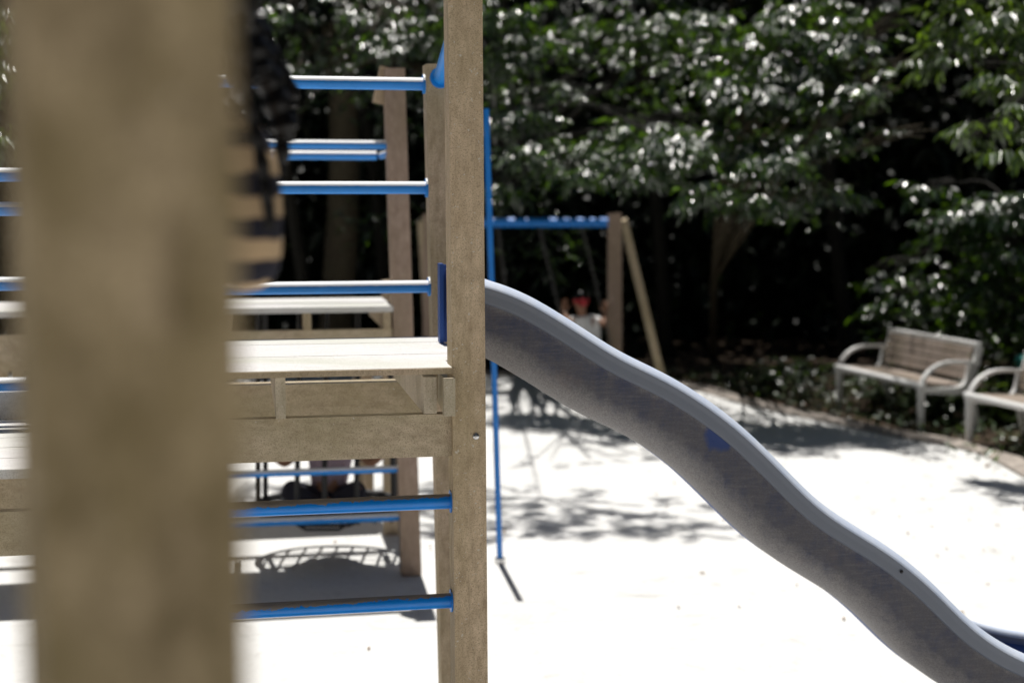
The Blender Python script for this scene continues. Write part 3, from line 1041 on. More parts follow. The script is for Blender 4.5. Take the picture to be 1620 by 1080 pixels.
# child on the swing
YC = 15.45
cc = thing('person', 'child in a white shirt with a red visor cap riding the far swing', 'person', HIP)
hc = at(919, 478, YC - 0.12)
nk = at(921, 497, YC - 0.08)
J = {'pelvis': (HIP + Vector((0, 0, 0.06)), 0.1), 'waist': (at(931, 545, YC - 0.02), 0.095), 'chest': (at(925, 518, YC - 0.05), 0.105), 'neck': (nk, 0.042),
     'jaw': (at(919, 486, YC - 0.13), 0.058), 'head': (hc, 0.082), 'crown': (hc + Vector((0, 0.01, 0.04)), 0.07),
     'sl': (at(909, 505, YC - 0.07), 0.045), 'el': (at(899, 512, YC - 0.18), 0.034), 'wl': (at(892, 492, YC - 0.02), 0.026),
     'sr': (at(943, 505, YC - 0.07), 0.045), 'er': (at(956, 514, YC - 0.16), 0.034), 'wr': (at(958, 494, YC - 0.02), 0.026)}
for s, nm in ((-1, 'l'), (1, 'r')):
    J['h' + nm] = (HIP + Vector((s * 0.08, -0.05, 0.05)), 0.075)
    J['k' + nm] = (HIP + Vector((s * 0.09, -0.42, 0.06)), 0.052)
    J['a' + nm] = (HIP + Vector((s * 0.09, -0.6, -0.22)), 0.034)
    J['f' + nm] = (HIP + Vector((s * 0.1, -0.74, -0.23)), 0.03)
E2 = [('pelvis', 'waist'), ('waist', 'chest'), ('chest', 'neck'), ('neck', 'jaw'), ('jaw', 'head'), ('head', 'crown'), ('chest', 'sl'), ('sl', 'el'), ('el', 'wl'),
      ('chest', 'sr'), ('sr', 'er'), ('er', 'wr'), ('pelvis', 'hl'), ('hl', 'kl'), ('kl', 'al'), ('al', 'fl'), ('pelvis', 'hr'), ('hr', 'kr'), ('kr', 'ar'), ('ar', 'fr')]
bm = skin_mesh(J, E2, 'pelvis')
FW, RT = Vector((0.1, -1, -0.1)).normalized(), Vector((-1, -0.1, 0)).normalized()
face_bits(bm, hc, FW, RT, 0.086)
hand(bm, J['wl'][0], Vector((0.1, 0.2, 1)), Vector((1, 0, 0)), 1.0)
hand(bm, J['wr'][0], Vector((-0.1, 0.2, 1)), Vector((-1, 0, 0)), 1.0)
obj('body', bm, M['skin'], cc, smooth=True)
eyes('eye', hc, FW, RT, 0.086, cc)
S = {'pelvis': (J['pelvis'][0] + Vector((0, 0, 0.02)), 0.118), 'waist': (J['waist'][0], 0.118), 'chest': (J['chest'][0], 0.125), 'col': (nk - Vector((0, 0, 0.03)), 0.065),
     'sl': (J['sl'][0], 0.062), 'xl': (J['sl'][0] * 0.4 + J['el'][0] * 0.6, 0.056), 'sr': (J['sr'][0], 0.062), 'xr': (J['sr'][0] * 0.4 + J['er'][0] * 0.6, 0.056)}
obj('white_shirt', skin_mesh(S, [('pelvis', 'waist'), ('waist', 'chest'), ('chest', 'col'), ('chest', 'sl'), ('sl', 'xl'), ('chest', 'sr'), ('sr', 'xr')], 'waist'), M['white_cloth'], cc, smooth=True)
S = {'pelvis': (J['pelvis'][0] - Vector((0, 0, 0.02)), 0.112), 'hl': (J['hl'][0], 0.088), 'kl': (J['kl'][0] + Vector((0, 0.08, 0)), 0.07), 'hr': (J['hr'][0], 0.088), 'kr': (J['kr'][0] + Vector((0, 0.08, 0)), 0.07)}
obj('shorts', skin_mesh(S, [('pelvis', 'hl'), ('hl', 'kl'), ('pelvis', 'hr'), ('hr', 'kr')], 'pelvis'), M['dark_cloth'], cc, smooth=True)
bm = NB()
ball(bm, hc + Vector((0, 0.018, 0.042)), 0.091, 1, 1, 0.95, 14)
obj('hair', bm, M['hair'], cc, smooth=True)
bm = NB()
ball(bm, hc + FW * 0.022 + Vector((0, 0, 0.018)), 0.086, 1, 0.95, 0.42, 14)
tube(bm, [hc + FW * 0.05 + Vector((0, 0, 0.022)), hc + FW * 0.14 + Vector((0, 0, -0.01))], [0.06, 0.05], 12, True, 0.14)
obj('red_cap', bm, M['red_cloth'], cc, smooth=True)

# net seat under the rear deck with a child sitting in it
NS = at(520, 790, YB + 0.45)
NS.z = 0.30
ns = thing('net_seat', 'black rope net seat hung under the deck of the rear play tower', 'hanging seat', NS)
bm = NB()
ring = [NS + Vector((0.43 * math.cos(a), 0.36 * math.sin(a), 0.02)) for a in [2 * math.pi * k / 36 for k in range(37)]]
tube(bm, ring, 0.024, 8, False)
obj('ring', bm, M['rubber'], ns, smooth=True)
bm = NB()
for k in range(-4, 5):
    x = 0.095 * k
    hy = 0.36 * math.sqrt(max(0.02, 1 - (x / 0.43) ** 2))
    tube(bm, [NS + Vector((x, -hy, 0.02)), NS + Vector((x, -hy * 0.4, -0.07)), NS + Vector((x, hy * 0.4, -0.07)), NS + Vector((x, hy, 0.02))], 0.009, 6)
for k in range(-3, 4):
    y = 0.1 * k
    hx = 0.43 * math.sqrt(max(0.02, 1 - (y / 0.36) ** 2))
    tube(bm, [NS + Vector((-hx, y, 0.02)), NS + Vector((-hx * 0.4, y, -0.062)), NS + Vector((hx * 0.4, y, -0.062)), NS + Vector((hx, y, 0.02))], 0.009, 6)
obj('net', bm, M['rubber'], ns, smooth=True)
for sx, sy in ((-1, -0.35), (1, -0.35), (-1, 0.35), (1, 0.35)):
    a = NS + Vector((sx * 0.4, sy * 0.36, 0.02))
    obj('rope', tube(NB(), [a, Vector((a.x - 0.02 * sx, a.y, ZBK - 0.03))], 0.016, 8), M['rubber'], ns, smooth=True)
for sx in (-0.14, 0.02, 0.2):
    a = NS + Vector((sx, -0.36 * math.sqrt(1 - (sx / 0.43) ** 2), 0.02))
    obj('rope', tube(NB(), [a, Vector((a.x * 0.97 - 0.01, a.y + 0.05, ZBK - 0.03))], 0.016, 8), M['rubber'], ns, smooth=True)

k3 = thing('person', 'child in lilac clothes sitting low in the rope net seat, seen between ladder rungs', 'person', NS)
pz = NS + Vector((0.0, 0.03, 0.05))
J = {'pelvis': (pz + Vector((0, 0, 0.02)), 0.1), 'waist': (pz + Vector((0, 0, 0.16)), 0.09), 'chest': (pz + Vector((0.01, -0.02, 0.3)), 0.1), 'neck': (pz + Vector((0.01, -0.03, 0.42)), 0.038),
     'jaw': (pz + Vector((0.01, -0.06, 0.48)), 0.055), 'head': (pz + Vector((0.01, -0.05, 0.56)), 0.08), 'crown': (pz + Vector((0.01, -0.04, 0.6)), 0.066),
     'sl': (pz + Vector((-0.13, -0.02, 0.36)), 0.042), 'el': (pz + Vector((-0.25, -0.1, 0.22)), 0.032), 'wl': (pz + Vector((-0.36, -0.08, 0.33)), 0.025),
     'sr': (pz + Vector((0.15, -0.02, 0.36)), 0.042), 'er': (pz + Vector((0.26, -0.1, 0.22)), 0.032), 'wr': (pz + Vector((0.37, -0.08, 0.33)), 0.025),
     'hl': (pz + Vector((-0.08, -0.06, 0.0)), 0.075), 'kl': (pz + Vector((-0.23, -0.2, 0.1)), 0.055), 'al': (pz + Vector((-0.02, -0.22, 0.0)), 0.036), 'fl': (pz + Vector((0.08, -0.22, 0.0)), 0.03),
     'hr': (pz + Vector((0.08, -0.06, 0.0)), 0.075), 'kr': (pz + Vector((0.22, -0.2, 0.1)), 0.055), 'ar': (pz + Vector((0.02, -0.16, 0.0)), 0.036), 'fr': (pz + Vector((-0.08, -0.14, 0.0)), 0.03)}
bm = skin_mesh(J, E2, 'pelvis')
face_bits(bm, J['head'][0], Vector((0, -1, 0)), Vector((-1, 0, 0)), 0.084)
hand(bm, J['wl'][0], Vector((0, 0, 1)), Vector((1, 0, 0)))
hand(bm, J['wr'][0], Vector((0, 0, 1)), Vector((-1, 0, 0)))
obj('body', bm, M['skin'], k3, smooth=True)
eyes('eye', J['head'][0], Vector((0, -1, 0)), Vector((-1, 0, 0)), 0.084, k3)
S = {n: (J[n][0], (J[n][1] if isinstance(J[n][1], float) else 0.1) * 1.22) for n in ('pelvis', 'waist', 'chest', 'sl', 'sr')}
S['xl'] = (J['sl'][0] * 0.5 + J['el'][0] * 0.5, 0.046)
S['xr'] = (J['sr'][0] * 0.5 + J['er'][0] * 0.5, 0.046)
obj('lilac_top', skin_mesh(S, [('pelvis', 'waist'), ('waist', 'chest'), ('chest', 'sl'), ('chest', 'sr'), ('sl', 'xl'), ('sr', 'xr')], 'waist'), M['lilac_cloth'], k3, smooth=True)
S = {'pelvis': (J['pelvis'][0] - Vector((0, 0, 0.03)), 0.1)}
for nm in 'lr':
    S['h' + nm] = (J['h' + nm][0], 0.09)
    S['k' + nm] = (J['k' + nm][0], 0.068)
    S['a' + nm] = (J['a' + nm][0], 0.046)
obj('trousers', skin_mesh(S, [('pelvis', 'hl'), ('hl', 'kl'), ('kl', 'al'), ('pelvis', 'hr'), ('hr', 'kr'), ('kr', 'ar')], 'pelvis'), M['dark_cloth'], k3, smooth=True)
bm = NB()
ball(bm, J['head'][0] + Vector((0, 0.028, 0.03)), 0.09, 1, 1, 1, 14)
obj('hair', bm, M['hair'], k3, smooth=True)


# ------------------------------------------------------------------ benches
def bench(label, origin, ang):
    b = thing('park_bench', label, 'bench', origin, 'benches at the edge of the planting bed')
    L = 1.5

    def add(name, bm, mat, smooth=False, bevel=0.0, par=None):
        if bevel:
            es = [e for e in bm.edges if len(e.link_faces) == 2 and e.calc_face_angle(0) > 0.6]
            bmesh.ops.bevel(bm, geom=es, offset=bevel, segments=2, affect='EDGES')
        me = bpy.data.meshes.new(name)
        bm.to_mesh(me)
        bm.free()
        if smooth:
            me.polygons.foreach_set('use_smooth', [True] * len(me.polygons))
        me.materials.append(mat)
        o = bpy.data.objects.new(name, me)
        COL.objects.link(o)
        o.parent = par or b
        return o

    for x in (0.0, L):
        bm = NB()
        bar(bm, (x, 0.012, 0), (x, 0.0, 0.43), 0.04, 0.042, (0, 1, 0), 0.044, 0.058)
        add('front_leg', bm, M['white_metal'], bevel=0.008)
        bm = NB()
        arc = smooth_path([(x, -0.005, 0.42), (x, 0.03, 0.5), (x, 0.1, 0.575), (x, 0.2, 0.622), (x, 0.32, 0.638), (x, 0.5, 0.628), (x, 0.6, 0.615)], 26)
        for i in range(25):
            bar(bm, arc[i], Vector(arc[i + 1]) + (Vector(arc[i + 1]) - Vector(arc[i])) * 0.04, 0.046, 0.028, Vector((1, 0, 0)).cross(Vector(arc[i + 1]) - Vector(arc[i])))
        add('armrest', bm, M['white_metal'])
        bm = NB()
        lo = smooth_path([(x, 0.03, 0.385), (x, 0.2, 0.375), (x, 0.36, 0.372), (x, 0.44, 0.39), (x, 0.49, 0.44), (x, 0.52, 0.53), (x, 0.53, 0.61)], 26)
        for i in range(25):
            th = 0.04 + 0.06 * (i / 24)
            d = Vector(lo[i + 1]) - Vector(lo[i])
            bar(bm, lo[i], Vector(lo[i + 1]) + d * 0.05, 0.045, th, Vector((1, 0, 0)).cross(d))
        add('side_plate', bm, M['white_metal'])
        bm = NB()
        bar(bm, (x, 0.6, 0), (x, 0.5, 0.42), 0.045, 0.06, (0, 1, 0))
        add('back_leg', bm, M['white_metal'], bevel=0.008)
        bm = NB()
        bar(bm, (x, 0.5, 0.4), (x, 0.6, 0.775), 0.045, 0.055, (0, 1, 0))
        add('back_upright', bm, M['white_metal'], bevel=0.008)
    add('front_rail', tube(NB(), [(-0.05, 0.0, 0.43), (L + 0.05, 0.0, 0.43)], 0.028, 16), M['white_metal'], True)
    for k in range(4):
        y = 0.085 + k * 0.108
        bm = NB()
        bar(bm, (0.03, y, 0.437 - 0.006 * k), (L - 0.03, y, 0.437 - 0.006 * k), 0.096, 0.028)
        add('seat_slat', bm, M['slat'], bevel=0.006)
    for k in range(4):
        z = 0.505 + k * 0.076
        y = 0.5 + (z - 0.4) / 0.375 * 0.1 - 0.042
        bm = NB()
        bar(bm, (0.03, y, z), (L - 0.03, y, z), 0.026, 0.069, (0, 0.26, 0.96))
        add('back_slat', bm, M['slat'], bevel=0.005)
    bm = NB()
    bar(bm, (-0.01, 0.585, 0.79), (L + 0.01, 0.585, 0.79), 0.065, 0.04)
    add('top_rail', bm, M['white_metal'], bevel=0.012)
    b.rotation_euler = (0, 0, ang)
    return b


f1, f2 = gnd(1326, 647), gnd(1461, 686)
bench('white framed bench with brown slatted back, whole in view, left of the other bench', f1, math.atan2(f2.y - f1.y, f2.x - f1.x))
f3 = gnd(1531, 703)
bench('white framed bench cut off by the right edge of the picture', f3, math.atan2(-0.95, 0.3))

# teal bin behind the second bench
bp = at(1640, 590, 13.3)
bn = thing('litter_bin', 'teal plastic bin among the shrubs behind the right bench', 'bin', (bp.x, bp.y, 0))
bm = NB()
tube(bm, [(bp.x, bp.y, 0.004), (bp.x, bp.y, 0.3), (bp.x, bp.y, 0.6)], [0.15, 0.17, 0.185], 20)
obj('body', bm, M['teal'], bn)
bm = NB()
tube(bm, [(bp.x, bp.y, 0.6), (bp.x, bp.y, 0.63), (bp.x, bp.y, 0.68)], [0.2, 0.2, 0.12], 20)
obj('lid', bm, M['teal'], bn)


# ------------------------------------------------------------------ foliage
def leaf_arrays(base, dirs, nrm, length, width):
    """lanceolate leaves folded on the midrib: 6 vertices, 4 faces each"""
    n = len(base)
    d = dirs / np.linalg.norm(dirs, axis=1)[:, None]
    side = np.cross(d, nrm)
    side /= np.maximum(np.linalg.norm(side, axis=1), 1e-6)[:, None]
    up = np.cross(side, d)
    L, W = length[:, None], width[:, None]
    v = np.empty((n, 6, 3))
    v[:, 0] = base
    v[:, 1] = base + d * L * 0.36 + side * W * 0.5 + up * W * 0.16
    v[:, 2] = base + d * L * 0.70 + side * W * 0.36 + up * W * 0.08 - up * L * 0.03
    v[:, 3] = base + d * L - up * L * 0.13
    v[:, 4] = base + d * L * 0.70 - side * W * 0.36 + up * W * 0.08 - up * L * 0.03
    v[:, 5] = base + d * L * 0.36 - side * W * 0.5 + up * W * 0.16
    f = np.array([(0, 1, 2), (0, 2, 3), (0, 3, 4), (0, 4, 5)])
    return v, f


def leaf_mesh(name, v, f, mat, parent, off):
    n = len(v)
    me = bpy.data.meshes.new(name)
    vv = (v - np.array(off)).reshape(-1, 3)
    ff = (f[None] + (np.arange(n) * 6)[:, None, None]).reshape(-1, 3)
    me.vertices.add(len(vv))
    me.vertices.foreach_set('co', vv.ravel())
    me.loops.add(ff.size)
    me.loops.foreach_set('vertex_index', ff.ravel().astype(np.int32))
    me.polygons.add(len(ff))
    me.polygons.foreach_set('loop_start', np.arange(0, ff.size, 3, dtype=np.int32))
    me.polygons.foreach_set('loop_total', np.full(len(ff), 3, dtype=np.int32))
    me.update(calc_edges=True)
    me.validate()
    me.materials.append(mat)
    o = bpy.data.objects.new(name, me)
    COL.objects.link(o)
    o.parent = parent
    return o


SUN2 = [(HIP + Vector((0, 0, 0.3)), 0.45), (f1 + Vector((.05, -0.35, .5)), 0.25), (f2 + Vector((.2, 0.2, .5)), 0.6), (f3 + Vector((.3, -0.6, .5)), 0.8), (f3 + Vector((0.2, 0.05, .5)), 0.75), (at(1560, 800, 9.5), 0.9), (at(1600, 740, 11.2), 0.7)]


def bough_leaves(c, rad, nf, L=0.14, W=0.036, K=9, droop=0.6):
    """fronds of K leaflets hanging from a bough centred at c"""
    c = np.array(c)
    p = rng.normal(size=(nf, 3))
    p /= np.linalg.norm(p, axis=1)[:, None]
    p *= rng.random((nf, 1)) ** 0.4
    p[:, 2] = p[:, 2] * 0.8 + 0.1
    pos = c + p * np.array(rad)
    keep = np.ones(nf, bool)
    for q, rad_ in SUN2:
        w_ = pos - np.array(q)
        k_ = w_ @ np.array(SUN_FROM)
        keep &= ~((k_ > 0.3) & (np.linalg.norm(w_ - k_[:, None] * np.array(SUN_FROM), axis=1) < rad_) & (rng.random(nf) < 0.85))
    if not keep.any():
        keep[0] = True
    p, pos, nf = p[keep], pos[keep], int(keep.sum())
    az = np.arctan2(p[:, 1], p[:, 0]) + rng.normal(0, 0.9, nf)
    tilt = rng.normal(-0.25, 0.35, nf)
    rd = np.stack([np.cos(az) * np.cos(tilt), np.sin(az) * np.cos(tilt), np.sin(tilt)], 1)
    rl = rng.uniform(0.14, 0.3, nf)
    sd = np.cross(rd, np.array([0, 0, 1.0]))
    sd /= np.linalg.norm(sd, axis=1)[:, None]
    sz = rng.uniform(0.7, 1.25, nf)
    B, D, N, LL, WW = [], [], [], [], []
    for k in range(K):
        t = (k // 2 + 0.5) / ((K + 1) // 2)
        sg = 1 if k % 2 else -1
        last = (k == K - 1)
        q = pos + rd * (rl * t)[:, None]
        q[:, 2] -= 0.12 * rl * t * t
        d = rd * (0.5 + 0.5 * t) + (0 if last else 1) * sd * sg * rng.uniform(0.5, 1.0, (nf, 1))
        d[:, 2] -= droop * rng.uniform(0.3, 1.5, nf)
        nn = np.array([0, 0, 1.0]) + rng.normal(0, 0.28, (nf, 3)) + rd * 0.25
        B.append(q); D.append(d); N.append(nn)
        LL.append(L * sz * rng.uniform(0.75, 1.15, nf)); WW.append(W * sz * rng.uniform(0.8, 1.2, nf))
    return np.concatenate(B), np.concatenate(D), np.concatenate(N), np.concatenate(LL), np.concatenate(WW)


def tree(label, base, fork, trunk_r, boughs, leaf, bark, L=0.14, W=0.036, K=9, droop=0.6, fill=(), group='trees around the playground', extra_trunk=None, name='tree'):
    """boughs: (centre, radii, fronds)"""
    base, fork = Vector(base), Vector(fork)
    t = thing(name, label, 'tree', base, group)
    bm = NB()
    mid = (base + fork) / 2 + Vector((random.uniform(-0.15, 0.15), random.uniform(-0.1, 0.1), 0))
    pts = smooth_path([base, mid, fork], 14)
    tube(bm, pts, [trunk_r * (1.3 if i == 0 else 1.0 - 0.028 * i) for i in range(14)], 14)
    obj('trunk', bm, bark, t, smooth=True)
    bm = NB()
    nl = 0
    lead = None
    for c, rad, nf in boughs:
        c = Vector(c)
        k = random.uniform(0.55, 1.0)
        st = base.lerp(fork, k)
        if c.y < 13 and c.z > 5.9:      # twigs off one long overhanging limb
            if lead is None:
                lead = c
            else:
                tube(bm, smooth_path([lead, lead.lerp(c, 0.5) + Vector((0, 0, 0.1)), c], 6), [0.012, 0.01, 0.009, 0.007, 0.006, 0.004], 5)
                continue
        m1 = st.lerp(c, 0.5) + Vector((random.uniform(-.2, .2), random.uniform(-.2, .2), 0.25))
        path_ = smooth_path([st, m1, c], 10)
        r0 = 0.02 if lead is c else min(trunk_r * 0.45, 0.05)
        tube(bm, path_, [r0 * (1 - 0.085 * i) for i in range(10)], 7)
        if lead is c:
            continue
        for j in range(7):
            e = c + Vector((random.uniform(-1, 1) * rad[0], random.uniform(-1, 1) * rad[1], random.uniform(-0.6, 0.8) * rad[2]))
            tube(bm, smooth_path([path_[7], (Vector(path_[7]) + e) / 2 + Vector((0, 0, 0.06)), e], 6), [0.011, 0.01, 0.008, 0.007, 0.005, 0.003], 5)
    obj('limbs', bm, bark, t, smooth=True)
    A = [bough_leaves(c, rad, nf, L, W, K, droop) for c, rad, nf in boughs]
    A += [bough_leaves(c, rad, nf, L * 0.55, W * 0.62, K, droop) for c, rad, nf in fill]
    v, f = leaf_arrays(*[np.concatenate(x) for x in zip(*A)])
    leaf_mesh('crown', v, f, leaf, t, base)
    return t


def B(px, py, Y, r, n, flat=0.55):
    return (at(px + random.uniform(-14, 14), py + random.uniform(-16, 16), Y + random.uniform(-0.35, 0.35) - min(2.2, max(0.0, (py - 50) / 150.0 * 0.85))), (r, r, r * flat), int(n * (1.15 if py < 100 else 1.5)))


SUNLIT = [(HIP + Vector((0, 0, 0.3)), 0.75), (Vector((1.1, 15.9, 1.2)), 0.5), (f1 + Vector((.25, -0.7, .5)), 0.8), (f2 + Vector((.2, 0, .5)), 0.8), (f3 + Vector((.3, -0.6, .5)), 1.2),
          (Vector((2.3, 10.5, 0)), 1.6), (Vector((3.4, 11, 0)), 1.4)]


def in_gap(c, r):
    c = Vector(c)
    for q, rad in SUNLIT:
        k = (c - q).dot(SUN_FROM)
        if k > 0 and ((c - q) - SUN_FROM * k).length < rad + r * 0.7:
            return True
    return False


def fills(spots, r=0.62, n=52):
    return [(at(x + random.uniform(-12, 12), y + random.uniform(-12, 12), Y), (r, r * 0.8, r * 0.8), n) for x, y, Y in spots]


def scatter(n, x0, x1, y0, y1, z0, z1, r, nf):
    out = []
    for _ in range(n * 6):
        c = (rng.uniform(x0, x1), rng.uniform(y0, y1), rng.uniform(z0, z1))
        if not in_gap(c, r) and len(out) < n:
            out.append((c, (r, r, r * 0.55), nf))
    return out


# right-hand tree leaning into the frame
bs = [B(1560, 40, 11.2, .42, 46), B(1600, 110, 11.0, .40, 46), B(1580, 190, 11.3, .36, 40), B(1615, 250, 11.2, .35, 34), B(1510, 70, 11.6, .25, 22),
      B(1560, -40, 11.4, .5, 40), B(1630, 30, 11.2, .45, 46), B(1540, 210, 11.6, .2, 12)]
bs += scatter(10, 4.6, 8, 9.5, 13.5, 3.4, 5.5, 0.6, 50)
tree('tall tree at the right edge, yellow green leaves hanging in the upper right corner', (6.6, 12.4, 0), (5.8, 12.0, 3.6), 0.14, bs, M['leaf_bright'], M['bark'],
     L=0.13, W=0.03, K=11, droop=0.9)
# mid-right tree with the forked stem
fk = at(1135, 345, 16.2)
bs = [B(1200, 55, 13.6, .42, 52), B(1250, 110, 13.8, .40, 52), B(1330, 60, 13.6, .42, 50), B(1375, 95, 13.5, .34, 44), B(1330, 140, 13.7, .38, 44), B(1215, 150, 13.9, .3, 34),
      B(1290, 20, 13.7, .4, 40), B(1420, 140, 13.6, .26, 30), B(1200, 225, 14.1, .34, 40), B(1230, 270, 14.0, .26, 28), B(1290, 215, 14.0, .24, 24), B(1170, 120, 14.2, .4, 30),
      B(1110, 300, 14.4, .28, 20), B(1190, 320, 14.3, .28, 20), B(1310, 300, 14.2, .25, 14), B(1400, 30, 13.6, .32, 30), B(1445, 70, 13.5, .28, 18), B(1440, 215, 13.9, .2, 10)]
bs += scatter(5, 1.8, 5.0, 16.5, 18, 4.4, 5.8, 0.6, 44)
tree('slender forked tree right of centre, its crown full of glinting leaves above the dark gap', gnd(1128, 566), fk, 0.055, bs, M['leaf'], M['rough_bark'], L=0.115, W=0.026, K=11, droop=0.7,
     fill=fills([(1180, 180, 15.2), (1250, 310, 15), (1320, 200, 15), (1250, 60, 15), (1400, 60, 14.8), (1120, 60, 15.2), (1500, 420, 15.4)]))
# second small stem of the fork
# middle tree behind the swing
bs = [B(1000, 262, 14.4, .42, 50), B(950, 225, 14.6, .36, 36), B(1060, 232, 14.4, .36, 40), B(1020, 215, 14.7, .3, 26), B(890, 250, 14.8, .3, 28), B(830, 200, 15.0, .34, 30),
      B(845, 250, 15.0, .28, 20), B(910, 290, 14.9, .26, 18), B(800, 30, 14.8, .42, 44), B(830, 80, 15, .3, 26), B(780, 100, 15, .3, 22), B(900, 40, 15.0, .4, 18),
      B(1000, 40, 15.0, .45, 22), B(1080, 40, 14.8, .42, 28), B(1010, 110, 15.2, .4, 14), B(1095, 120, 15.0, .34, 18), B(920, 130, 15.3, .4, 10), B(790, 300, 15.2, .25, 10), B(1120, 205, 14.5, .3, 26)]
bs += scatter(6, -1.2, 2.4, 17, 18.5, 4.5, 6, 0.6, 40)
bs += [((-0.25, 11.9, 6.3), (.4, .4, .25), 14), ((0.15, 11.05, 6.3), (.6, .3, .2), 46), ((-0.55, 11.3, 6.2), (.5, .4, .25), 36), ((0.7, 10.95, 6.4), (.5, .25, .2), 22), ((-0.5, 10.7, 6.1), (.5, .25, .2), 26),
       ((0.5, 11.6, 6.2), (.5, .25, .2), 12), ((-1.5, 11.6, 6.2), (.5, .4, .25), 60), ((-2.0, 11.9, 6.2), (.5, .4, .25), 60), ((-1.2, 12.0, 6.2), (.4, .3, .25), 40), ((-2.4, 11.4, 6.2), (.4, .3, .25), 40), ((0.2, 13.4, 6.2), (.7, .4, .2), 14)]  # dense clusters on the left added out of view to shade under the rear tower
tree('wide tree behind the swings with pale glinting fronds in layers', (-0.2, 17.9, 0), (-0.1, 17.8, 3.8), 0.12, bs, M['leaf'], M['bark'], L=0.108, W=0.025, K=11, droop=0.6,
     fill=fills([(800, 150, 15.8), (880, 90, 15.8), (960, 60, 15.6), (960, 150, 15.8), (1050, 170, 15.6), (1040, 80, 15.4), (860, 170, 15.8), (820, 330, 16.2), (870, 390, 16.6)], 0.6, 52))
# left tree with the thick trunk
tl = gnd(540, 565)
bs = [B(640, 50, 15.6, .34, 40), B(670, 75, 15.7, .25, 24), B(600, 65, 15.8, .28, 22), B(560, 30, 16, .3, 16), B(470, 115, 16, .22, 14), B(590, 15, 16, .4, 20), B(690, 20, 15.6, .3, 20),
      B(650, 130, 16, .2, 6), B(700, 120, 16, .22, 8), B(460, 20, 16, .3, 12)]
bs += scatter(7, -5, -0.8, 17, 18.5, 4.6, 6, 0.6, 40)
tree('old left tree with a thick pale trunk seen between blue rails', (tl.x, 18.2, 0), at(525, 0, 18.0) + Vector((0, 0, 1.0)), 0.23, bs, M['leaf'], M['rough_bark'], L=0.11, W=0.03,
     fill=fills([(600, 110, 16), (520, 60, 16.4), (640, 180, 16.4), (660, 40, 15.9), (480, 90, 16.4), (560, 150, 16.6), (590, 350, 17)], 0.6, 50))
# far-left tree
bs = [B(10, 60, 14, .4, 44), B(-30, 140, 14, .45, 44), B(5, 230, 14, .35, 36), B(-60, 30, 14, .5, 50), B(-120, 250, 14, .5, 40), B(100, 80, 14.4, .5, 40), B(200, 200, 14.6, .5, 40)]
bs += scatter(8, -9, -4.5, 12, 17, 2.6, 5.4, 0.6, 44)
tree('far left tree showing as a strip of light leaves beside the near post', (-6.3, 15.0, 0), (-6.0, 14.8, 3.2), 0.14, bs, M['leaf_bright'], M['bark'])
# darker trunks deeper in the wood
for k, (px, Y, r, lab) in enumerate(((487, 17.6, 0.085, 'thin dark leaning trunk left of the thick brown trunk'), (600, 19.0, 0.09, 'dim slim trunk behind the rear tower post, deep in shade'),
                                     (1040, 19.0, 0.1, 'dark slim trunk deep in shade between the swing brace and the forked tree'), (1330, 18.5, 0.1, 'dark slim trunk deep in shade behind the left bench'))):
    b0 = at(px + 14, 560, Y)
    b0.z = 0
    top = b0 + Vector((-0.5, 0.2, 4.6))
    tree(lab, b0, top, r, scatter(9, b0.x - 1.6, b0.x + 1.6, Y - 1, Y + 1.4, 4.2, 6.5, 0.7, 40), M['leaf_dark'], M['bark'], L=0.2, W=0.055, K=7)

# forest mass behind: nobody could count it
n = 26000
pos = np.stack([rng.uniform(-16, 16, n), rng.uniform(18.6, 22.5, n), rng.random(n) ** 0.8 * 8.5], 1)
pos[:, 1] += pos[:, 2] * 0.35
d = rng.normal(size=(n, 3)) + np.array([0, -0.5, -0.6])
v, f = leaf_arrays(pos, d, np.array([0, -0.3, 1.0]) + rng.normal(0, 0.4, (n, 3)), rng.uniform(0.22, 0.42, n), rng.uniform(0.1, 0.19, n))
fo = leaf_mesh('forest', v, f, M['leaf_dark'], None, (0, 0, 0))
fo['kind'] = 'stuff'
fo['label'] = 'dense dark woodland foliage filling the background'
# unseen leaf ring added on the other three sides to block sky light
n = 56000
u_, h_ = rng.random(n), rng.random(n) ** 0.9 * 25.0
dep = rng.uniform(0, 3.5, n)
per = u_ * 92
dep = dep - np.maximum(0, h_ - 9) * 0.22
pos = np.where((per < 26)[:, None], np.stack([-12.5 - dep, 17 - per, h_], 1),
               np.where((per < 62)[:, None], np.stack([-16 + (per - 26), -8.5 - dep, h_], 1), np.stack([12.5 + dep, -9 + (per - 62) * 0.9, h_], 1)))
d = rng.normal(size=(n, 3)) + np.array([0, 0, -0.5])
v, f = leaf_arrays(pos, d, np.array([0, 0, 0.6]) + rng.normal(0, 0.6, (n, 3)), rng.uniform(0.5, 0.8, n), rng.uniform(0.26, 0.42, n))
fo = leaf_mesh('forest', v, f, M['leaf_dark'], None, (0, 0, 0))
fo['kind'] = 'stuff'
fo['label'] = 'ring of dark leaves added out of view to block sky light'
# leaf layer added above the view to shade the wood
n = 5000
pos = np.stack([rng.uniform(-14, 14, n), rng.uniform(18.2, 22, n), rng.uniform(5.4, 7.5, n)], 1)
keep = np.array([not in_gap(q, 0.0) for q in pos])
pos, n = pos[keep], int(keep.sum())
d = rng.normal(size=(n, 3)) + np.array([0, 0, -0.5])
v, f = leaf_arrays(pos, d, np.array([0, 0, 1.0]) + rng.normal(0, 0.4, (n, 3)), rng.uniform(0.22, 0.4, n), rng.uniform(0.1, 0.18, n))
fo = leaf_mesh('shade_canopy', v, f, M['leaf_dark'], None, (0, 0, 0))
fo['kind'] = 'stuff'
fo['label'] = 'leaf layer added above the view to shade the wood'


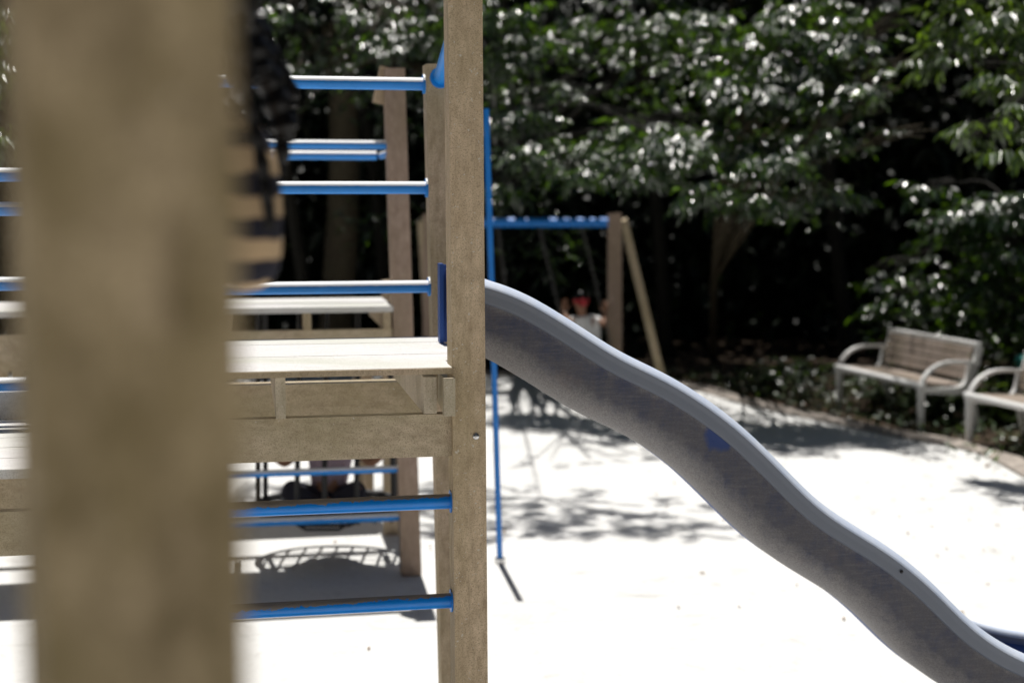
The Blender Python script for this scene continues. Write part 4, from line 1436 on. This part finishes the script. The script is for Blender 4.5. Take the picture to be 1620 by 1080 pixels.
# shrubs
def shrub(label, c, r, h, nst, leaf, L, W, group=None, n_leaf=9):
    c = Vector(c)
    t = thing('shrub', label, 'shrub', c, group)
    bm = NB()
    Bp, D, N, LL, WW = [], [], [], [], []
    for k in range(nst):
        a = random.uniform(0, 6.28)
        rr = r * math.sqrt(random.random())
        tip = c + Vector((math.cos(a) * rr, math.sin(a) * rr, h * random.uniform(0.45, 1.0)))
        root = c + Vector((math.cos(a) * rr * 0.5, math.sin(a) * rr * 0.5, 0))
        pts = smooth_path([root, root.lerp(tip, 0.5) + Vector((0, 0, 0.05 * h)), tip], 8)
        tube(bm, pts, [0.006, 0.006, 0.005, 0.005, 0.004, 0.004, 0.003, 0.002], 5)
        for j in range(n_leaf):
            q = pts[random.randrange(2, 8)]
            aa = random.uniform(0, 6.28)
            Bp.append(q + np.array([random.uniform(-.02, .02), random.uniform(-.02, .02), 0]))
            D.append((math.cos(aa), math.sin(aa), random.uniform(-0.5, 0.5)))
            N.append((random.gauss(0, .3), random.gauss(0, .3), 1))
            s = random.uniform(0.6, 1.25)
            LL.append(L * s)
            WW.append(W * s)
    obj('stems', bm, M['bark'], t)
    v, f = leaf_arrays(np.array(Bp), np.array(D), np.array(N), np.array(LL), np.array(WW))
    leaf_mesh('leaves', v, f, leaf, t, c)
    return t


G = 'shrubs in the planting bed'
q = gnd(1210, 628)
shrub('small bright shrub at the left end of the bed, left of the benches', (q.x, q.y + 0.15, 0), 0.22, 0.42, 16, M['leaf_low'], 0.12, 0.06, G, 7)
q = gnd(1268, 634)
shrub('low dark shrub between the bright small shrub and the left bench', (q.x, q.y + 0.3, 0), 0.35, 0.45, 24, M['leaf'], 0.11, 0.05, G, 7)
q = gnd(1400, 640)
shrub('sparse leafy plant growing under the seat of the left bench', (q.x + .1, q.y, 0), 0.45, 0.3, 26, M['leaf_low'], 0.11, 0.055, G, 6)
q = gnd(1490, 668)
shrub('leafy plant between the two benches', (q.x, q.y + 0.2, 0), 0.34, 0.4, 34, M['leaf_low'], 0.12, 0.06, G, 7)
q = gnd(1595, 672)
shrub('bright green bushy plant under the right bench', (q.x + .1, q.y, 0), 0.5, 0.48, 110, M['leaf_bright'], 0.075, 0.03, G, 10)
q = gnd(1600, 640)
shrub('tall glossy bush behind the benches at the right edge', (q.x + 0.55, q.y + 1.0, 0), 0.85, 1.75, 120, M['leaf'], 0.12, 0.045, G, 14)
shrub('tall glossy bush behind the left bench, darker than its neighbour', (4.5, 15.1, 0), 0.75, 1.3, 80, M['leaf'], 0.11, 0.045, G, 12)
q = at(1570, 360, 13.6)
def BB(px, py, Y, r, n):
    Y += 0.75 - max(0.0, (py - 330) / 150.0 * 0.35)
    return (at(px + random.uniform(-8, 8), py, Y), (r, r, r * 0.55), int(n * 1.5))


tree('small tree behind the right bench with dense glinting leaves', (5.3, 14.3, 0), (5.0, 14.0, 1.9), 0.05,
     [BB(1580, 330, 13.2, .36, 44), BB(1610, 400, 13.3, .36, 44), BB(1530, 340, 13.4, .26, 26), BB(1500, 370, 13.6, .24, 18), BB(1560, 440, 13.7, .36, 32), BB(1600, 490, 13.6, .34, 34), BB(1490, 460, 14.1, .3, 16),
      BB(1640, 330, 13.3, .4, 40), BB(1430, 480, 14.4, .28, 12), BB(1400, 440, 14.6, .2, 8), BB(1540, 500, 14.2, .3, 20), BB(1480, 300, 13.9, .18, 8)], M['leaf'], M['bark'], L=0.125, W=0.036, K=9, droop=0.6)

# low ground cover and fallen leaves
n = 8000
px = rng.uniform(1.5, 9.5, n)
py = rng.uniform(11.2, 17, n)
ex, ey = ep[:, 0], ep[:, 1]
dist = np.min(np.hypot(px[:, None] - ex[None, :], py[:, None] - ey[None, :]), axis=1)
yb = np.interp(px, ex[:60][::-1], ey[:60][::-1])
ok = (py > yb + 0.1) & (dist > 0.12)
pos = np.stack([px, py, rng.random(n) ** 2 * 0.13 + 0.01], 1)[ok]
n = len(pos)
d = rng.normal(size=(n, 3)) * np.array([1, 1, 0.5])
v, f = leaf_arrays(pos, d, np.array([0, 0, 1.0]) + rng.normal(0, 0.3, (n, 3)), rng.uniform(0.05, 0.11, n), rng.uniform(0.025, 0.05, n))
gc = leaf_mesh('ground_cover', v, f, M['leaf_low'], None, (0, 0, 0))
gc['kind'] = 'stuff'
gc['label'] = 'low leafy ground cover in the bed'
n1, n2 = 1800, 80
px = np.r_[rng.uniform(1.5, 9, n1)]
py = np.r_[rng.uniform(11.2, 16.5, n1)]
yb = np.interp(px, ex[:60][::-1], ey[:60][::-1])
ok = py > yb + 0.02 * 1
near_edge = rng.random(n1) < np.exp(-(py - yb) / 1.2)
px, py = px[ok & near_edge], py[ok & near_edge]
sx, sy = [], []
while len(sx) < n2:
    a, b = rng.uniform(1.0, 4.6), rng.uniform(5.5, 12.5)
    if a < 0.36 * b:
        sx.append(a)
        sy.append(b)
for _ in range(30):
    sx.append(rng.uniform(-2, 2)); sy.append(rng.uniform(5, 14))
zz = np.r_[np.full(len(px), 0.012), np.full(len(sx), 0.008)]
pos = np.stack([np.r_[px, sx], np.r_[py, sy], zz], 1)
n = len(pos)
d = rng.normal(size=(n, 3)) * np.array([1, 1, 0.12]) + np.array([0, 0, 0.1])
sc_ = np.r_[np.full(len(px), 1.0), np.full(len(sx), 0.4)]
v, f = leaf_arrays(pos, d, np.array([0, 0, 1.0]) + rng.normal(0, 0.25, (n, 3)), rng.uniform(0.05, 0.11, n) * sc_, rng.uniform(0.025, 0.055, n) * sc_)
v[:, :, 2] = np.maximum(v[:, :, 2], 0.007)
fl = leaf_mesh('fallen_leaves', v, f, M['litter'], None, (0, 0, 0))
fl['kind'] = 'stuff'
fl['label'] = 'dry brown leaves strewn along the bed edge and over the pale ground'
